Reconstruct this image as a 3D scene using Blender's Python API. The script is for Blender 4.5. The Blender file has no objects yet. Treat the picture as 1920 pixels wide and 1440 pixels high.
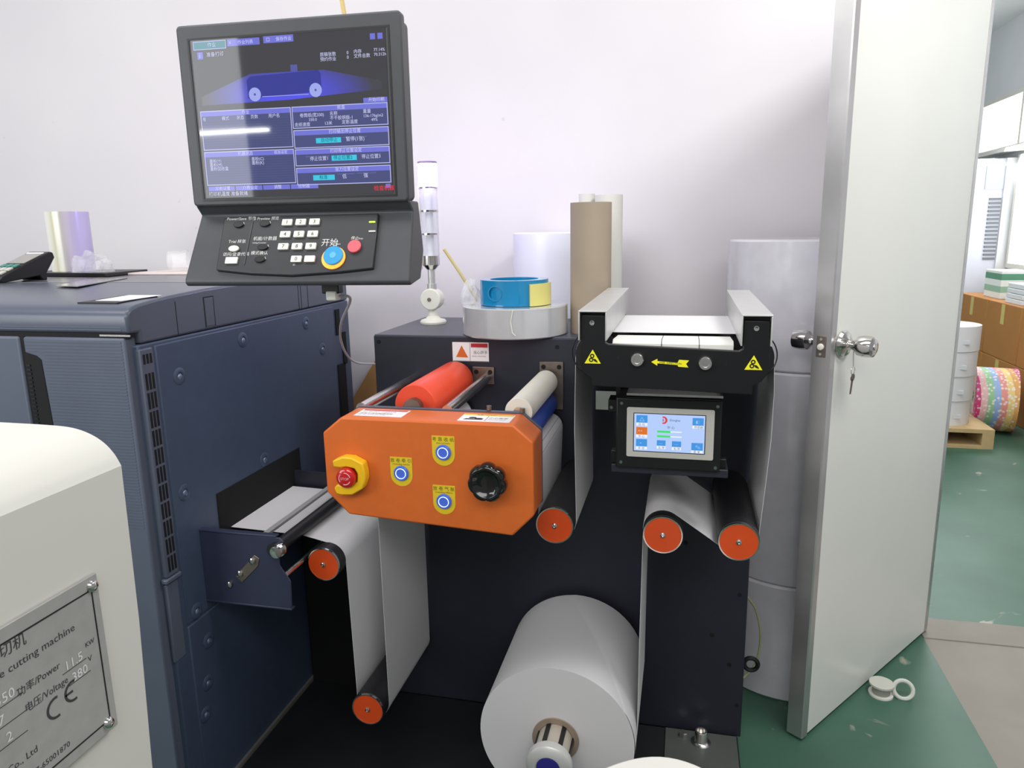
import bpy, bmesh, math, random
from mathutils import Vector, Matrix
random.seed(7)
PI = math.pi
S = bpy.context.scene
C = S.collection
V3 = Vector

# ------------------------------------------------------------------ camera
cam_data = bpy.data.cameras.new('camera')
cam = bpy.data.objects.new('camera', cam_data)
C.objects.link(cam)
F_PX = 1376.0
d_depth = V3((330, -295, F_PX)); d_down = V3((117, 6550, F_PX))      # vanishing directions (image frame: x right, y down)
az = -d_down.normalized()
ay = (d_depth - d_depth.dot(az) * az).normalized()
ax = ay.cross(az)
# columns: camera axes (right, up, backward) written in world axes
M = Matrix(((ax.x, -ax.y, -ax.z), (ay.x, -ay.y, -ay.z), (az.x, -az.y, -az.z)))
cam.matrix_world = Matrix.Translation((0, 0, 1.45)) @ M.to_4x4()
cam_data.sensor_width = 36.0
cam_data.lens = F_PX / 1920.0 * 36.0
cam_data.clip_start = 0.02
S.camera = cam

# ------------------------------------------------------------------ world, lights, exposure
S.view_settings.view_transform = 'Standard'
S.view_settings.look = 'None'
S.view_settings.gamma = 1.0
S.view_settings.exposure = 0.0
try: S.view_settings.use_curve_mapping = False
except Exception: pass
w = bpy.data.worlds.new('room_ambient'); S.world = w; w.use_nodes = True
bg = w.node_tree.nodes['Background']
bg.inputs[0].default_value = (0.95, 0.96, 1.0, 1); bg.inputs[1].default_value = 0.36

def area(name, loc, target, sx, sy, power, col=(1, 1, 1)):
    l = bpy.data.lights.new(name, 'AREA'); l.shape = 'RECTANGLE'; l.size = sx; l.size_y = sy
    l.energy = power; l.color = col
    o = bpy.data.objects.new(name, l); C.objects.link(o); o.location = loc
    o.rotation_euler = (V3(target) - V3(loc)).to_track_quat('-Z', 'Y').to_euler()
    return o
area('ceiling_tube_light', (-1.6, 0.9, 3.0), (-1.7, 1.6, 0), 2.6, 0.6, 30, (1, .99, .97))
area('ceiling_tube_light', (1.15, 1.45, 2.95), (0.75, 1.8, 1.0), 1.2, 0.4, 33, (1, .99, .97))
area('ceiling_tube_light', (0.2, -1.2, 3.0), (-0.2, 2.0, 1.0), 3.2, 1.0, 56, (1, .99, .97))  # added behind the camera so the front-facing surfaces stay lit
area('window_daylight', (-3.3, -1.4, 2.1), (-2.0, 2.6, 1.7), 2.2, 1.6, 70, (.96, .98, 1))
area('next_room_daylight', (2.5, 7.2, 2.25), (1.2, 5.0, 0.6), 1.6, 1.2, 60, (.95, .98, 1))
nl = bpy.data.lights.new('next_room_fill', 'POINT'); nl.energy = 70; nl.shadow_soft_size = .25  # added fill without a fixture, brightens the upper wall and stacked rolls
nlo = bpy.data.objects.new('next_room_fill', nl); C.objects.link(nlo); nlo.location = (1.25, 4.3, 2.55)

# ------------------------------------------------------------------ materials
def lin(c):
    r = []
    for v in c[:3]:
        v = v / 255.0
        r.append(v / 12.92 if v <= 0.04045 else ((v + 0.055) / 1.055) ** 2.4)
    return tuple(r) + (1.0,)
MATS = {}
def mat(name, col, rough=.5, metal=0, var=.06, scale=12, bump=0, emit=0, ecol=None, trans=0, ior=1.45, coat=0, alpha=1):
    if name in MATS: return MATS[name]
    m = bpy.data.materials.new(name); m.use_nodes = True
    nt = m.node_tree; b = nt.nodes['Principled BSDF']
    L = lin(col)
    b.inputs['Roughness'].default_value = rough; b.inputs['Metallic'].default_value = metal
    b.inputs['IOR'].default_value = ior; b.inputs['Coat Weight'].default_value = coat
    b.inputs['Transmission Weight'].default_value = trans; b.inputs['Alpha'].default_value = alpha
    if var > 0 or bump > 0:
        tc = nt.nodes.new('ShaderNodeTexCoord'); nz = nt.nodes.new('ShaderNodeTexNoise')
        nz.inputs['Scale'].default_value = scale; nz.inputs['Detail'].default_value = 4
        nt.links.new(tc.outputs['Object'], nz.inputs['Vector'])
    if var > 0:
        r = nt.nodes.new('ShaderNodeValToRGB')
        r.color_ramp.elements[0].position = .3; r.color_ramp.elements[1].position = .7
        r.color_ramp.elements[0].color = tuple(x * (1 - var) for x in L[:3]) + (1,)
        r.color_ramp.elements[1].color = tuple(min(1, x * (1 + var)) for x in L[:3]) + (1,)
        nt.links.new(nz.outputs['Fac'], r.inputs['Fac']); nt.links.new(r.outputs['Color'], b.inputs['Base Color'])
    else:
        b.inputs['Base Color'].default_value = L
    if bump > 0:
        bp = nt.nodes.new('ShaderNodeBump'); bp.inputs['Strength'].default_value = bump; bp.inputs['Distance'].default_value = .002
        nt.links.new(nz.outputs['Fac'], bp.inputs['Height']); nt.links.new(bp.outputs['Normal'], b.inputs['Normal'])
    if emit > 0:
        b.inputs['Emission Color'].default_value = lin(ecol or col); b.inputs['Emission Strength'].default_value = emit
    MATS[name] = m
    return m
def floor_mat():
    m = bpy.data.materials.new('green_epoxy_floor'); m.use_nodes = True; nt = m.node_tree; b = nt.nodes['Principled BSDF']
    tc = nt.nodes.new('ShaderNodeTexCoord')
    def noise(s, d=6, dist=0):
        n = nt.nodes.new('ShaderNodeTexNoise'); n.inputs['Scale'].default_value = s; n.inputs['Detail'].default_value = d; n.inputs['Distortion'].default_value = dist
        nt.links.new(tc.outputs['Object'], n.inputs['Vector']); return n
    def ramp(n, p0, p1, c0, c1):
        r = nt.nodes.new('ShaderNodeValToRGB'); e = r.color_ramp.elements
        e[0].position = p0; e[1].position = p1; e[0].color = c0; e[1].color = c1
        nt.links.new(n.outputs['Fac'], r.inputs['Fac']); return r
    a = ramp(noise(3), .3, .7, lin((52, 90, 73)), lin((68, 106, 88)))
    f = ramp(noise(5.5, 8, .6), .66, .70, (0, 0, 0, 1), (1, 1, 1, 1))
    mx = nt.nodes.new('ShaderNodeMix'); mx.data_type = 'RGBA'
    nt.links.new(f.outputs['Color'], mx.inputs['Factor']); nt.links.new(a.outputs['Color'], mx.inputs['A'])
    mx.inputs['B'].default_value = lin((150, 150, 135))
    nt.links.new(mx.outputs['Result'], b.inputs['Base Color'])
    b.inputs['Roughness'].default_value = .48
    bp = nt.nodes.new('ShaderNodeBump'); bp.inputs['Strength'].default_value = .12
    nt.links.new(noise(20).outputs['Fac'], bp.inputs['Height']); nt.links.new(bp.outputs['Normal'], b.inputs['Normal'])
    return m
def wall_mat():
    m = bpy.data.materials.new('lilac_white_plaster'); m.use_nodes = True; nt = m.node_tree; b = nt.nodes['Principled BSDF']
    tc = nt.nodes.new('ShaderNodeTexCoord')
    n1 = nt.nodes.new('ShaderNodeTexNoise'); n1.inputs['Scale'].default_value = 1.6; n1.inputs['Detail'].default_value = 5
    n2 = nt.nodes.new('ShaderNodeTexNoise'); n2.inputs['Scale'].default_value = 16; n2.inputs['Detail'].default_value = 3
    n3 = nt.nodes.new('ShaderNodeTexNoise'); n3.inputs['Scale'].default_value = 60; n3.inputs['Detail'].default_value = 4
    for n in (n1, n2, n3): nt.links.new(tc.outputs['Object'], n.inputs['Vector'])
    r = nt.nodes.new('ShaderNodeValToRGB'); e = r.color_ramp.elements
    e[0].position = .3; e[1].position = .7; e[0].color = lin((212, 208, 212)); e[1].color = lin((219, 215, 218))
    nt.links.new(n1.outputs['Fac'], r.inputs['Fac'])
    r2 = nt.nodes.new('ShaderNodeValToRGB'); e = r2.color_ramp.elements
    e[0].position = .735; e[1].position = .78; e[0].color = (0, 0, 0, 1); e[1].color = (.5, .5, .5, 1)
    nt.links.new(n2.outputs['Fac'], r2.inputs['Fac'])
    mx = nt.nodes.new('ShaderNodeMix'); mx.data_type = 'RGBA'; mx.inputs['B'].default_value = lin((188, 183, 187))
    nt.links.new(r2.outputs['Color'], mx.inputs['Factor']); nt.links.new(r.outputs['Color'], mx.inputs['A'])
    nt.links.new(mx.outputs['Result'], b.inputs['Base Color'])
    bp = nt.nodes.new('ShaderNodeBump'); bp.inputs['Strength'].default_value = .06
    nt.links.new(n3.outputs['Fac'], bp.inputs['Height']); nt.links.new(bp.outputs['Normal'], b.inputs['Normal'])
    b.inputs['Roughness'].default_value = .75
    return m
def stripes_mat(name, cols, axis, period, rough=.5, dots=False):
    """repeating print across one object axis"""
    m = bpy.data.materials.new(name); m.use_nodes = True; nt = m.node_tree; b = nt.nodes['Principled BSDF']
    tc = nt.nodes.new('ShaderNodeTexCoord'); sp = nt.nodes.new('ShaderNodeSeparateXYZ')
    nt.links.new(tc.outputs['Object'], sp.inputs[0])
    mu = nt.nodes.new('ShaderNodeMath'); mu.operation = 'DIVIDE'; mu.inputs[1].default_value = period
    nt.links.new(sp.outputs[axis], mu.inputs[0])
    fr = nt.nodes.new('ShaderNodeMath'); fr.operation = 'FRACT'; nt.links.new(mu.outputs[0], fr.inputs[0])
    r = nt.nodes.new('ShaderNodeValToRGB'); r.color_ramp.interpolation = 'CONSTANT'
    r.color_ramp.elements.remove(r.color_ramp.elements[1])
    r.color_ramp.elements[0].position = 0; r.color_ramp.elements[0].color = lin(cols[0])
    for i, c in enumerate(cols[1:], 1):
        e = r.color_ramp.elements.new(i / len(cols)); e.color = lin(c)
    nt.links.new(fr.outputs[0], r.inputs['Fac'])
    out = r.outputs['Color']
    if dots:
        vo = nt.nodes.new('ShaderNodeTexVoronoi'); vo.inputs['Scale'].default_value = 44
        nt.links.new(tc.outputs['Object'], vo.inputs['Vector'])
        rr = nt.nodes.new('ShaderNodeValToRGB'); e = rr.color_ramp.elements
        e[0].position = .30; e[1].position = .42; e[0].color = (.75, .75, .75, 1); e[1].color = (0, 0, 0, 1)
        nt.links.new(vo.outputs['Distance'], rr.inputs['Fac'])
        mx = nt.nodes.new('ShaderNodeMix'); mx.data_type = 'RGBA'; mx.inputs['B'].default_value = lin((240, 238, 235))
        nt.links.new(rr.outputs['Color'], mx.inputs['Factor']); nt.links.new(out, mx.inputs['A']); out = mx.outputs['Result']
    nt.links.new(out, b.inputs['Base Color']); b.inputs['Roughness'].default_value = rough
    return m
def glow_mat():
    """screen picture: blue light fan drawn by the screen, on grey that stands for the reflected wall"""
    m = bpy.data.materials.new('screen_blue_fan'); m.use_nodes = True; nt = m.node_tree; b = nt.nodes['Principled BSDF']
    tc = nt.nodes.new('ShaderNodeTexCoord'); mp = nt.nodes.new('ShaderNodeMapping')
    nt.links.new(tc.outputs['Object'], mp.inputs['Vector'])
    gr = nt.nodes.new('ShaderNodeTexGradient'); gr.gradient_type = 'SPHERICAL'
    mp.inputs['Location'].default_value = (0.03, 0, -.62); mp.inputs['Scale'].default_value = (6.2, 1, 16)
    nt.links.new(mp.outputs[0], gr.inputs[0])
    r = nt.nodes.new('ShaderNodeValToRGB'); e = r.color_ramp.elements
    e[0].color = lin((72, 72, 80)); e[1].color = lin((88, 88, 240)); e[1].position = .75
    nt.links.new(gr.outputs['Fac'], r.inputs['Fac'])
    nt.links.new(r.outputs['Color'], b.inputs['Emission Color']); b.inputs['Emission Strength'].default_value = .9
    b.inputs['Base Color'].default_value = (.005, .005, .006, 1); b.inputs['Roughness'].default_value = .05
    return m

NAVY = mat('navy_sheet_metal', (68, 80, 102), .38, .1, .05, 30, .05)
NAVYP = mat('navy_machine_plate', (42, 43, 54), .45, .15, .05, 30, .04)
NAVYF = mat('navy_ribbed_plastic', (84, 91, 106), .38, 0, .05, 8)
TOPSHEEN = mat('printer_top_sheen', (100, 99, 106), .28, 0, .04, 8)  # navy top turned paler; its glossy reflection is put into the colour
BLACK = mat('black_plastic', (20, 20, 22), .4, 0, .05)
BLACKM = mat('black_anodised', (24, 24, 26), .38, .2, .06, 20)
RUBBER = mat('black_rubber', (30, 30, 33), .45, 0, .08, 20)
VOID = mat('dark_recess', (10, 10, 12), .8, 0, 0)
CHROME = mat('chrome', (210, 208, 205), .12, 1, .03)
STEEL = mat('brushed_steel', (214, 211, 206), .24, 1, .08, 40)
DULLSTEEL = mat('dull_steel', (130, 120, 110), .4, .8, .2, 25)
ALU = mat('aluminium', (205, 205, 203), .38, .55, .04, 20)
ORANGE = mat('orange_powder_coat', (214, 106, 42), .42, 0, .03, 40, .03)
DISC = mat('orange_red_disc', (214, 76, 26), .4, 0, .03)
REDROLL = mat('red_rubber_roller', (226, 76, 46), .42, 0, .06, 10)
PAPER = mat('white_paper', (216, 215, 216), .7, 0, .015, 6)
PAPERC = mat('cream_white_paper', (220, 219, 212), .65, 0, .02, 6)
WHITE = mat('white_plastic', (228, 226, 216), .4, 0, .02)
WHITEL = mat('white_label', (236, 234, 234), .5, 0, 0)
BLUER = mat('blue_roller', (32, 68, 160), .4, 0, .05)
YELLOW = mat('yellow_plastic', (240, 190, 30), .35, 0, .03)
YLAB = mat('yellow_label', (226, 196, 40), .5, 0, .02)
YWARN = mat('warning_yellow', (238, 232, 30), .5, 0, 0)
INK = mat('black_ink', (28, 28, 30), .6, 0, 0)
DINK = mat('dark_green_ink', (70, 72, 20), .6, 0, 0)
REDINK = mat('red_ink', (190, 40, 45), .6, 0, 0)
ORINK = mat('orange_ink', (214, 104, 36), .6, 0, 0)
GREYBEZ = mat('grey_bezel_plastic', (192, 190, 182), .45, 0, .02)
MONC = mat('charcoal_plastic', (64, 65, 69), .45, 0, .04, 60, .05)
MOND = mat('dark_charcoal_plastic', (46, 47, 51), .4, 0, .04, 60, .03)
CREAM = mat('cream_machine_paint', (212, 211, 203), .4, 0, .012, 4, 0)
FILMW = mat('clear_film_wrap', (214, 212, 220), .16, 0, .04, 18, .35, coat=.6)
FILMB = mat('bluish_white_film', (232, 232, 244), .25, 0, .02, 5)
CARD = mat('brown_cardboard', (168, 126, 78), .75, 0, .08, 6)
CORE = mat('kraft_core_tube', (160, 146, 128), .7, 0, .05, 8)
PLATE = mat('nameplate_aluminium', (172, 172, 170), .4, .35, .05, 60)
CLEAR = mat('clear_plastic', (250, 250, 252), .1, 0, 0, trans=.5, ior=1.15, alpha=.38)
DOORW = mat('door_white_paint', (222, 223, 217), .3, 0, .03, 2)
DOORM = mat('door_edge_metal', (190, 188, 188), .3, .75, .12, 6)
CONC = mat('worn_concrete', (138, 133, 124), .7, 0, .1, 4, .1)
NWALL = mat('next_room_white', (228, 230, 232), .7, 0, .02, 3)
WOOD = mat('pine_wood', (190, 164, 118), .65, 0, .1, 14)

# ------------------------------------------------------------------ geometry helpers
ORG = {}            # world origin of each (unrotated) parent; rotated frames use local coordinates, origin 0
def link(o, parent=None, label=None, cat=None, group=None, kind=None):
    C.objects.link(o)
    if parent is not None: o.parent = parent
    tag(o, label, cat, group, kind)
    return o
def tag(o, label=None, cat=None, group=None, kind=None):
    if label: o['label'] = label
    if cat: o['category'] = cat
    if group: o['group'] = group
    if kind: o['kind'] = kind
    return o
def thing(name, label, cat, loc=(0, 0, 0), group=None, rot=None):
    o = bpy.data.objects.new(name, None); o.empty_display_size = .05
    link(o, None, label, cat, group); o.location = loc
    if rot is not None:
        o.rotation_euler = rot; ORG[o] = V3((0, 0, 0))
    else: ORG[o] = V3(loc)
    return o
def mk(name, geos, mats, parent=None, smooth=40, bevel=0, seg=2, label=None, cat=None, group=None, kind=None, loc=None):
    """geos: list of (verts, faces[, material index]) in world coordinates (local ones under a rotated parent)"""
    if isinstance(geos, tuple): geos = [geos]
    if not isinstance(mats, (list, tuple)): mats = [mats]
    vs = []; fs = []; mi = []
    for g in geos:
        b = len(vs); vs += [V3(p) for p in g[0]]; fs += [[i + b for i in f] for f in g[1]]
        mi += [g[2] if len(g) > 2 else 0] * len(g[1])
    off = ORG.get(parent, V3((0, 0, 0))) if parent is not None else V3((0, 0, 0))
    if parent is None:
        if loc is None:
            xs = [p.x for p in vs]; ys = [p.y for p in vs]; zs = [p.z for p in vs]
            loc = V3(((min(xs) + max(xs)) / 2, (min(ys) + max(ys)) / 2, min(zs)))
        off = V3(loc)
    me = bpy.data.meshes.new(name)
    me.from_pydata([tuple(p - off) for p in vs], [], fs)
    for m in mats: me.materials.append(m)
    me.polygons.foreach_set('material_index', mi)
    bm = bmesh.new(); bm.from_mesh(me); bmesh.ops.recalc_face_normals(bm, faces=bm.faces); bm.to_mesh(me); bm.free()
    if smooth:
        me.polygons.foreach_set('use_smooth', [True] * len(me.polygons)); me.set_sharp_from_angle(angle=math.radians(smooth))
    me.update()
    o = bpy.data.objects.new(name, me)
    link(o, parent, label, cat, group, kind)
    if parent is None: o.location = off
    ORG[o] = off
    if bevel > 0:
        md = o.modifiers.new('bevel', 'BEVEL'); md.width = bevel; md.segments = seg; md.limit_method = 'ANGLE'; md.angle_limit = math.radians(35)
    return o
class Fr:
    """plane frame: origin, right u, up v, normal n"""
    def __init__(s, o, u=(1, 0, 0), v=(0, 0, 1)):
        s.o = V3(o); s.u = V3(u).normalized(); s.v = V3(v).normalized(); s.n = s.u.cross(s.v)
    def p(s, a, b, c=0): return s.o + s.u * a + s.v * b + s.n * c
def FY(y): return Fr((0, y, 0))             # plane facing the camera (-Y); a = x, b = z, c towards the camera
def gbox(x0, x1, y0, y1, z0, z1):
    v = [(x, y, z) for z in (z0, z1) for y in (y0, y1) for x in (x0, x1)]
    return v, [(0, 2, 3, 1), (4, 5, 7, 6), (0, 1, 5, 4), (2, 6, 7, 3), (0, 4, 6, 2), (1, 3, 7, 5)]
def gprism(fr, poly, c0, c1):
    n = len(poly)
    v = [fr.p(a, b, c0) for a, b in poly] + [fr.p(a, b, c1) for a, b in poly]
    f = [list(range(n))[::-1], list(range(n, 2 * n))] + [(i, (i + 1) % n, n + (i + 1) % n, n + i) for i in range(n)]
    return v, f
def grect(fr, a0, a1, b0, b1, c0, c1): return gprism(fr, [(a0, b0), (a1, b0), (a1, b1), (a0, b1)], c0, c1)
def gflat(fr, poly, c): return [fr.p(a, b, c) for a, b in poly], [list(range(len(poly)))]
def rrect(a0, a1, b0, b1, r, k=4):
    P = []
    for cx, cy, s in ((a1 - r, b1 - r, 0), (a0 + r, b1 - r, 90), (a0 + r, b0 + r, 180), (a1 - r, b0 + r, 270)):
        for i in range(k + 1):
            t = math.radians(s + 90 * i / k); P.append((cx + r * math.cos(t), cy + r * math.sin(t)))
    return P
def circ(a, b, r, k=24, e=1): return [(a + r * math.cos(2 * PI * i / k), b + e * r * math.sin(2 * PI * i / k)) for i in range(k)]
def basis(d):
    d = V3(d).normalized(); h = V3((0, 0, 1)) if abs(d.z) < .9 else V3((1, 0, 0))
    u = d.cross(h).normalized(); return u, d.cross(u), d
def glathe(o, d, prof, k=32):
    """revolve [(r, h)] about axis d through o; closed where r = 0"""
    u, v, d = basis(d); o = V3(o); vs = []; rings = []
    for r, h in prof:
        if r < 1e-6: rings.append([len(vs)]); vs.append(o + d * h)
        else:
            rings.append(list(range(len(vs), len(vs) + k)))
            vs += [o + d * h + (u * math.cos(2 * PI * i / k) + v * math.sin(2 * PI * i / k)) * r for i in range(k)]
    fs = []
    for A, B in zip(rings, rings[1:]):
        for i in range(k):
            j = (i + 1) % k
            if len(A) == 1 and len(B) == 1: continue
            if len(A) == 1: fs.append((A[0], B[j], B[i]))
            elif len(B) == 1: fs.append((A[i], A[j], B[0]))
            else: fs.append((A[i], A[j], B[j], B[i]))
    return vs, fs
def gcyl(p0, p1, r, k=32, r1=None):
    p0 = V3(p0); p1 = V3(p1); L = (p1 - p0).length
    return glathe(p0, p1 - p0, [(0, 0), (r, 0), (r if r1 is None else r1, L), (0, L)], k)
def gpipe(p0, p1, ro, ri, k=40):
    p0 = V3(p0); p1 = V3(p1); L = (p1 - p0).length
    v, f = glathe(p0, p1 - p0, [(ri, 0), (ro, 0), (ro, L), (ri, L), (ri, 0)], k)
    return v, f
def gtube(pts, r, k=8):
    pts = [V3(p) for p in pts]; vs = []; fs = []; prev = None
    for i, p in enumerate(pts):
        t = (pts[min(i + 1, len(pts) - 1)] - pts[max(i - 1, 0)]).normalized()
        if prev is None: u, v, _ = basis(t)
        else:
            u = (prev - t * prev.dot(t)).normalized(); v = t.cross(u)
        prev = u
        vs += [p + (u * math.cos(2 * PI * j / k) + v * math.sin(2 * PI * j / k)) * r for j in range(k)]
    for i in range(len(pts) - 1):
        for j in range(k): fs.append((i * k + j, i * k + (j + 1) % k, (i + 1) * k + (j + 1) % k, (i + 1) * k + j))
    fs += [list(range(k))[::-1], list(range((len(pts) - 1) * k, len(pts) * k))]
    return vs, fs
def spline(P, n=12):
    P = [V3(p) for p in P]; out = []
    for i in range(len(P) - 1):
        a, b, c, d = P[max(i - 1, 0)], P[i], P[i + 1], P[min(i + 2, len(P) - 1)]
        for j in range(n):
            t = j / n
            out.append(.5 * ((2 * b) + (c - a) * t + (2 * a - 5 * b + 4 * c - d) * t * t + (3 * b - a - 3 * c + d) * t ** 3))
    return out + [P[-1]]
def gsphere(o, r, k=16, sx=1, sy=1, sz=1):
    v, f = glathe((0, 0, 0), (0, 0, 1), [(r * math.sin(PI * i / k), -r * math.cos(PI * i / k)) if 0 < i < k else (0, r * (-1 if i == 0 else 1)) for i in range(k + 1)], 2 * k)
    o = V3(o); return [V3((p.x * sx, p.y * sy, p.z * sz)) + o for p in v], f
def gsheet(path, y0, y1, t=.0012):
    """web of paper: path in x,z extruded along y"""
    n = len(path); vs = []; fs = []
    for i in range(n):
        a = V3((path[max(i - 1, 0)][0], 0, path[max(i - 1, 0)][1])); b = V3((path[min(i + 1, n - 1)][0], 0, path[min(i + 1, n - 1)][1]))
        d = (b - a).normalized(); q = V3((-d.z, 0, d.x)) * t
        p = V3((path[i][0], 0, path[i][1]))
        for yy in (y0, y1):
            vs += [p + V3((0, yy, 0)), p + q + V3((0, yy, 0))]
    for i in range(n - 1):
        a = 4 * i; b = a + 4
        fs += [(a, a + 2, b + 2, b), (a + 1, b + 1, b + 3, a + 3), (a, b, b + 1, a + 1), (a + 2, a + 3, b + 3, b + 2)]
    fs += [(0, 1, 3, 2), (4 * n - 4, 4 * n - 2, 4 * n - 1, 4 * n - 3)]
    return vs, fs
def arc(cx, cz, r, a0, a1, n=14): return [(cx + r * math.cos(math.radians(a0 + (a1 - a0) * i / n)), cz + r * math.sin(math.radians(a0 + (a1 - a0) * i / n))) for i in range(n + 1)]
def gtext(fr, s, a, b, size, c=.0004, align='LEFT', squeeze=1.0, shear=0):
    cu = bpy.data.curves.new('lettering', 'FONT'); cu.body = s; cu.size = size; cu.align_x = align; cu.resolution_u = 2; cu.shear = shear
    ob = bpy.data.objects.new('tmp_lettering', cu); C.objects.link(ob)
    dg = bpy.context.evaluated_depsgraph_get(); me = bpy.data.meshes.new_from_object(ob.evaluated_get(dg))
    v = [fr.p(a + p.co.x * squeeze, b + p.co.y, c) for p in me.vertices]; f = [list(p.vertices) for p in me.polygons]
    bpy.data.objects.remove(ob); bpy.data.curves.remove(cu); bpy.data.meshes.remove(me)
    return v, f
def struct(name, geos, m, parent=None, **k): return mk(name, geos, m, parent, kind='structure' if parent is None else None, **k)
def copy_tree(o, d, parent=None, label=None):
    c = o.copy(); C.objects.link(c); c.parent = parent
    if parent is None: c.location = o.location + V3(d)
    if label: c['label'] = label
    for ch in o.children: copy_tree(ch, d, c)
    return c

# ------------------------------------------------------------------ the room
FLOOR = floor_mat(); WALL = wall_mat()
YW = 2.69; YT = 2.79                          # back wall front and rear face
struct('floor', [gbox(-5, .862, -4, YT, -.06, 0), gbox(.862, 2.75, YT, 9.2, -.06, 0), gbox(-.5, .862, YT, 9.2, -.06, 0)], FLOOR, smooth=0)
struct('floor_concrete', gbox(.862, 4.5, -4, 2.64, -.06, 0), CONC, smooth=0)
struct('trim_threshold', gbox(.862, 1.85, 2.64, YT, -.06, .004), CONC, smooth=0, bevel=.003)
struct('wall_back', [gbox(-5, .884, YW, YT, 0, 3.2)], WALL, smooth=0)
struct('wall_doorway_right', [gbox(1.80, 4.5, YW, YT, 0, 3.2)], WALL, smooth=0)
struct('wall_lintel', [gbox(.884, 1.80, YW, YT, 2.2, 3.2)], WALL, smooth=0)
# next room
struct('wall_next_room_right', [gbox(2.75, 2.85, YT, 6.4, 0, 3.2), gbox(2.75, 2.85, 8.45, 9.2, 0, 3.2), gbox(2.75, 2.85, 6.4, 8.45, 0, 2.06), gbox(2.75, 2.85, 6.4, 8.45, 2.56, 3.2)], NWALL, smooth=0)
struct('wall_next_room_far', gbox(-.5, 2.85, 9.2, 9.3, 0, 3.2), NWALL, smooth=0)
struct('wall_next_room_left', gbox(-.6, -.5, YT, 9.3, 0, 3.2), NWALL, smooth=0)
struct('ceiling_next_room', gbox(-.6, 2.85, YT, 9.3, 3.2, 3.3), NWALL, smooth=0)
SKYPANE = mat('daylit_frosted_pane', (250, 252, 255), .4, 0, 0, emit=2.2)
win = thing('window_1', None, None, (2.75, 7.4, 2.06)); win['kind'] = 'structure'
mk('window_frame', [gbox(2.73, 2.84, 6.4, 8.45, 2.06, 2.10), gbox(2.73, 2.84, 6.4, 8.45, 2.52, 2.56), gbox(2.73, 2.84, 6.4, 6.44, 2.10, 2.52), gbox(2.73, 2.84, 8.41, 8.45, 2.10, 2.52), gbox(2.74, 2.84, 7.4, 7.44, 2.10, 2.52)], WHITE, win)
mk('pane', gbox(2.79, 2.80, 6.44, 7.4, 2.10, 2.52), SKYPANE, win); mk('pane', gbox(2.79, 2.80, 7.44, 8.41, 2.10, 2.52), SKYPANE, win)
mk('window_sill', gbox(2.60, 2.76, 6.35, 8.5, 2.03, 2.06), WHITE, win)

win2 = thing('window_2', None, None, (2.74, 6.85, 1.05)); win2['kind'] = 'structure'
mk('window_frame', [gbox(2.715, 2.749, 6.30, 6.34, 1.05, 2.0), gbox(2.715, 2.749, 7.28, 7.32, 1.05, 2.0), gbox(2.715, 2.749, 6.34, 7.28, 1.05, 1.09), gbox(2.715, 2.749, 6.34, 7.28, 1.96, 2.0)], WHITE, win2)
mk('pane', gbox(2.735, 2.742, 6.34, 7.28, 1.09, 1.96), SKYPANE, win2)

# door leaf, swung open against the back wall
th = math.atan2(2.687 - 1.984, .884 - .362)
door = thing('door_1', 'white steel door swung open with bare metal edge', None, (.884, 2.684, 0), rot=(0, 0, th + PI))
door['kind'] = 'structure'
DW = .875; DT = .05
# local: +x from hinge to free edge, local +y faces the room (towards the camera's right)
DF = Fr((0, 0, 0), (-1, 0, 0), (0, 0, 1))      # faces local +y
mk('door_panel', gbox(.02, DW - .026, -DT + .002, -.002, .012, 2.17), DOORW, door, smooth=0)
mk('door_edge_strip', [gprism(Fr((0, 0, 0), (1, 0, 0), (0, 1, 0)), [(DW - .028, -.0005), (DW - .003, -.0005), (DW, -.004), (DW, -DT + .002), (DW - .003, -DT), (DW - .03, -DT)], .008, 2.172)], DOORM, door, smooth=0)
mk('door_hinge_strip', gbox(0, .022, -DT, 0, .012, 2.172), DOORM, door, smooth=0)
mk('door_top_cap', gbox(.02, DW - .02, -DT, 0, 2.168, 2.175), DOORM, door, smooth=0)
KH = 1.145; KX = DW - .062
lp = mk('lock_plate', gbox(DW - .001, DW + .002, -.037, -.012, KH - .03, KH + .025), DULLSTEEL, door, bevel=.001)
mk('latch_bolt', glathe((DW, -.025, KH - .003), (1, 0, 0), [(0, 0), (.009, 0), (.008, .006), (0, .009)], 20), WHITE, lp)
mk('screw', [gcyl((DW, -.025, KH + .017), (DW + .0035, -.025, KH + .017), .0035, 12), gcyl((DW, -.025, KH - .022), (DW + .0035, -.025, KH - .022), .0035, 12)], CHROME, lp)
kprof = [(0, 0), (.036, 0), (.037, .004), (.033, .010), (.020, .013), (.014, .018), (.0125, .030), (.017, .037), (.025, .043), (.0275, .055), (.0275, .068), (.0255, .080), (.020, .083), (0, .084)]
mk('door_knob', glathe((KX, 0, KH), (0, 1, 0), kprof, 40), CHROME, door)
mk('door_knob', glathe((KX, -DT, KH), (0, -1, 0), kprof, 40), CHROME, door)
mk('key_cylinder', [gcyl((KX, .083, KH), (KX, .0865, KH), .008, 16)], STEEL, door)
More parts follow.
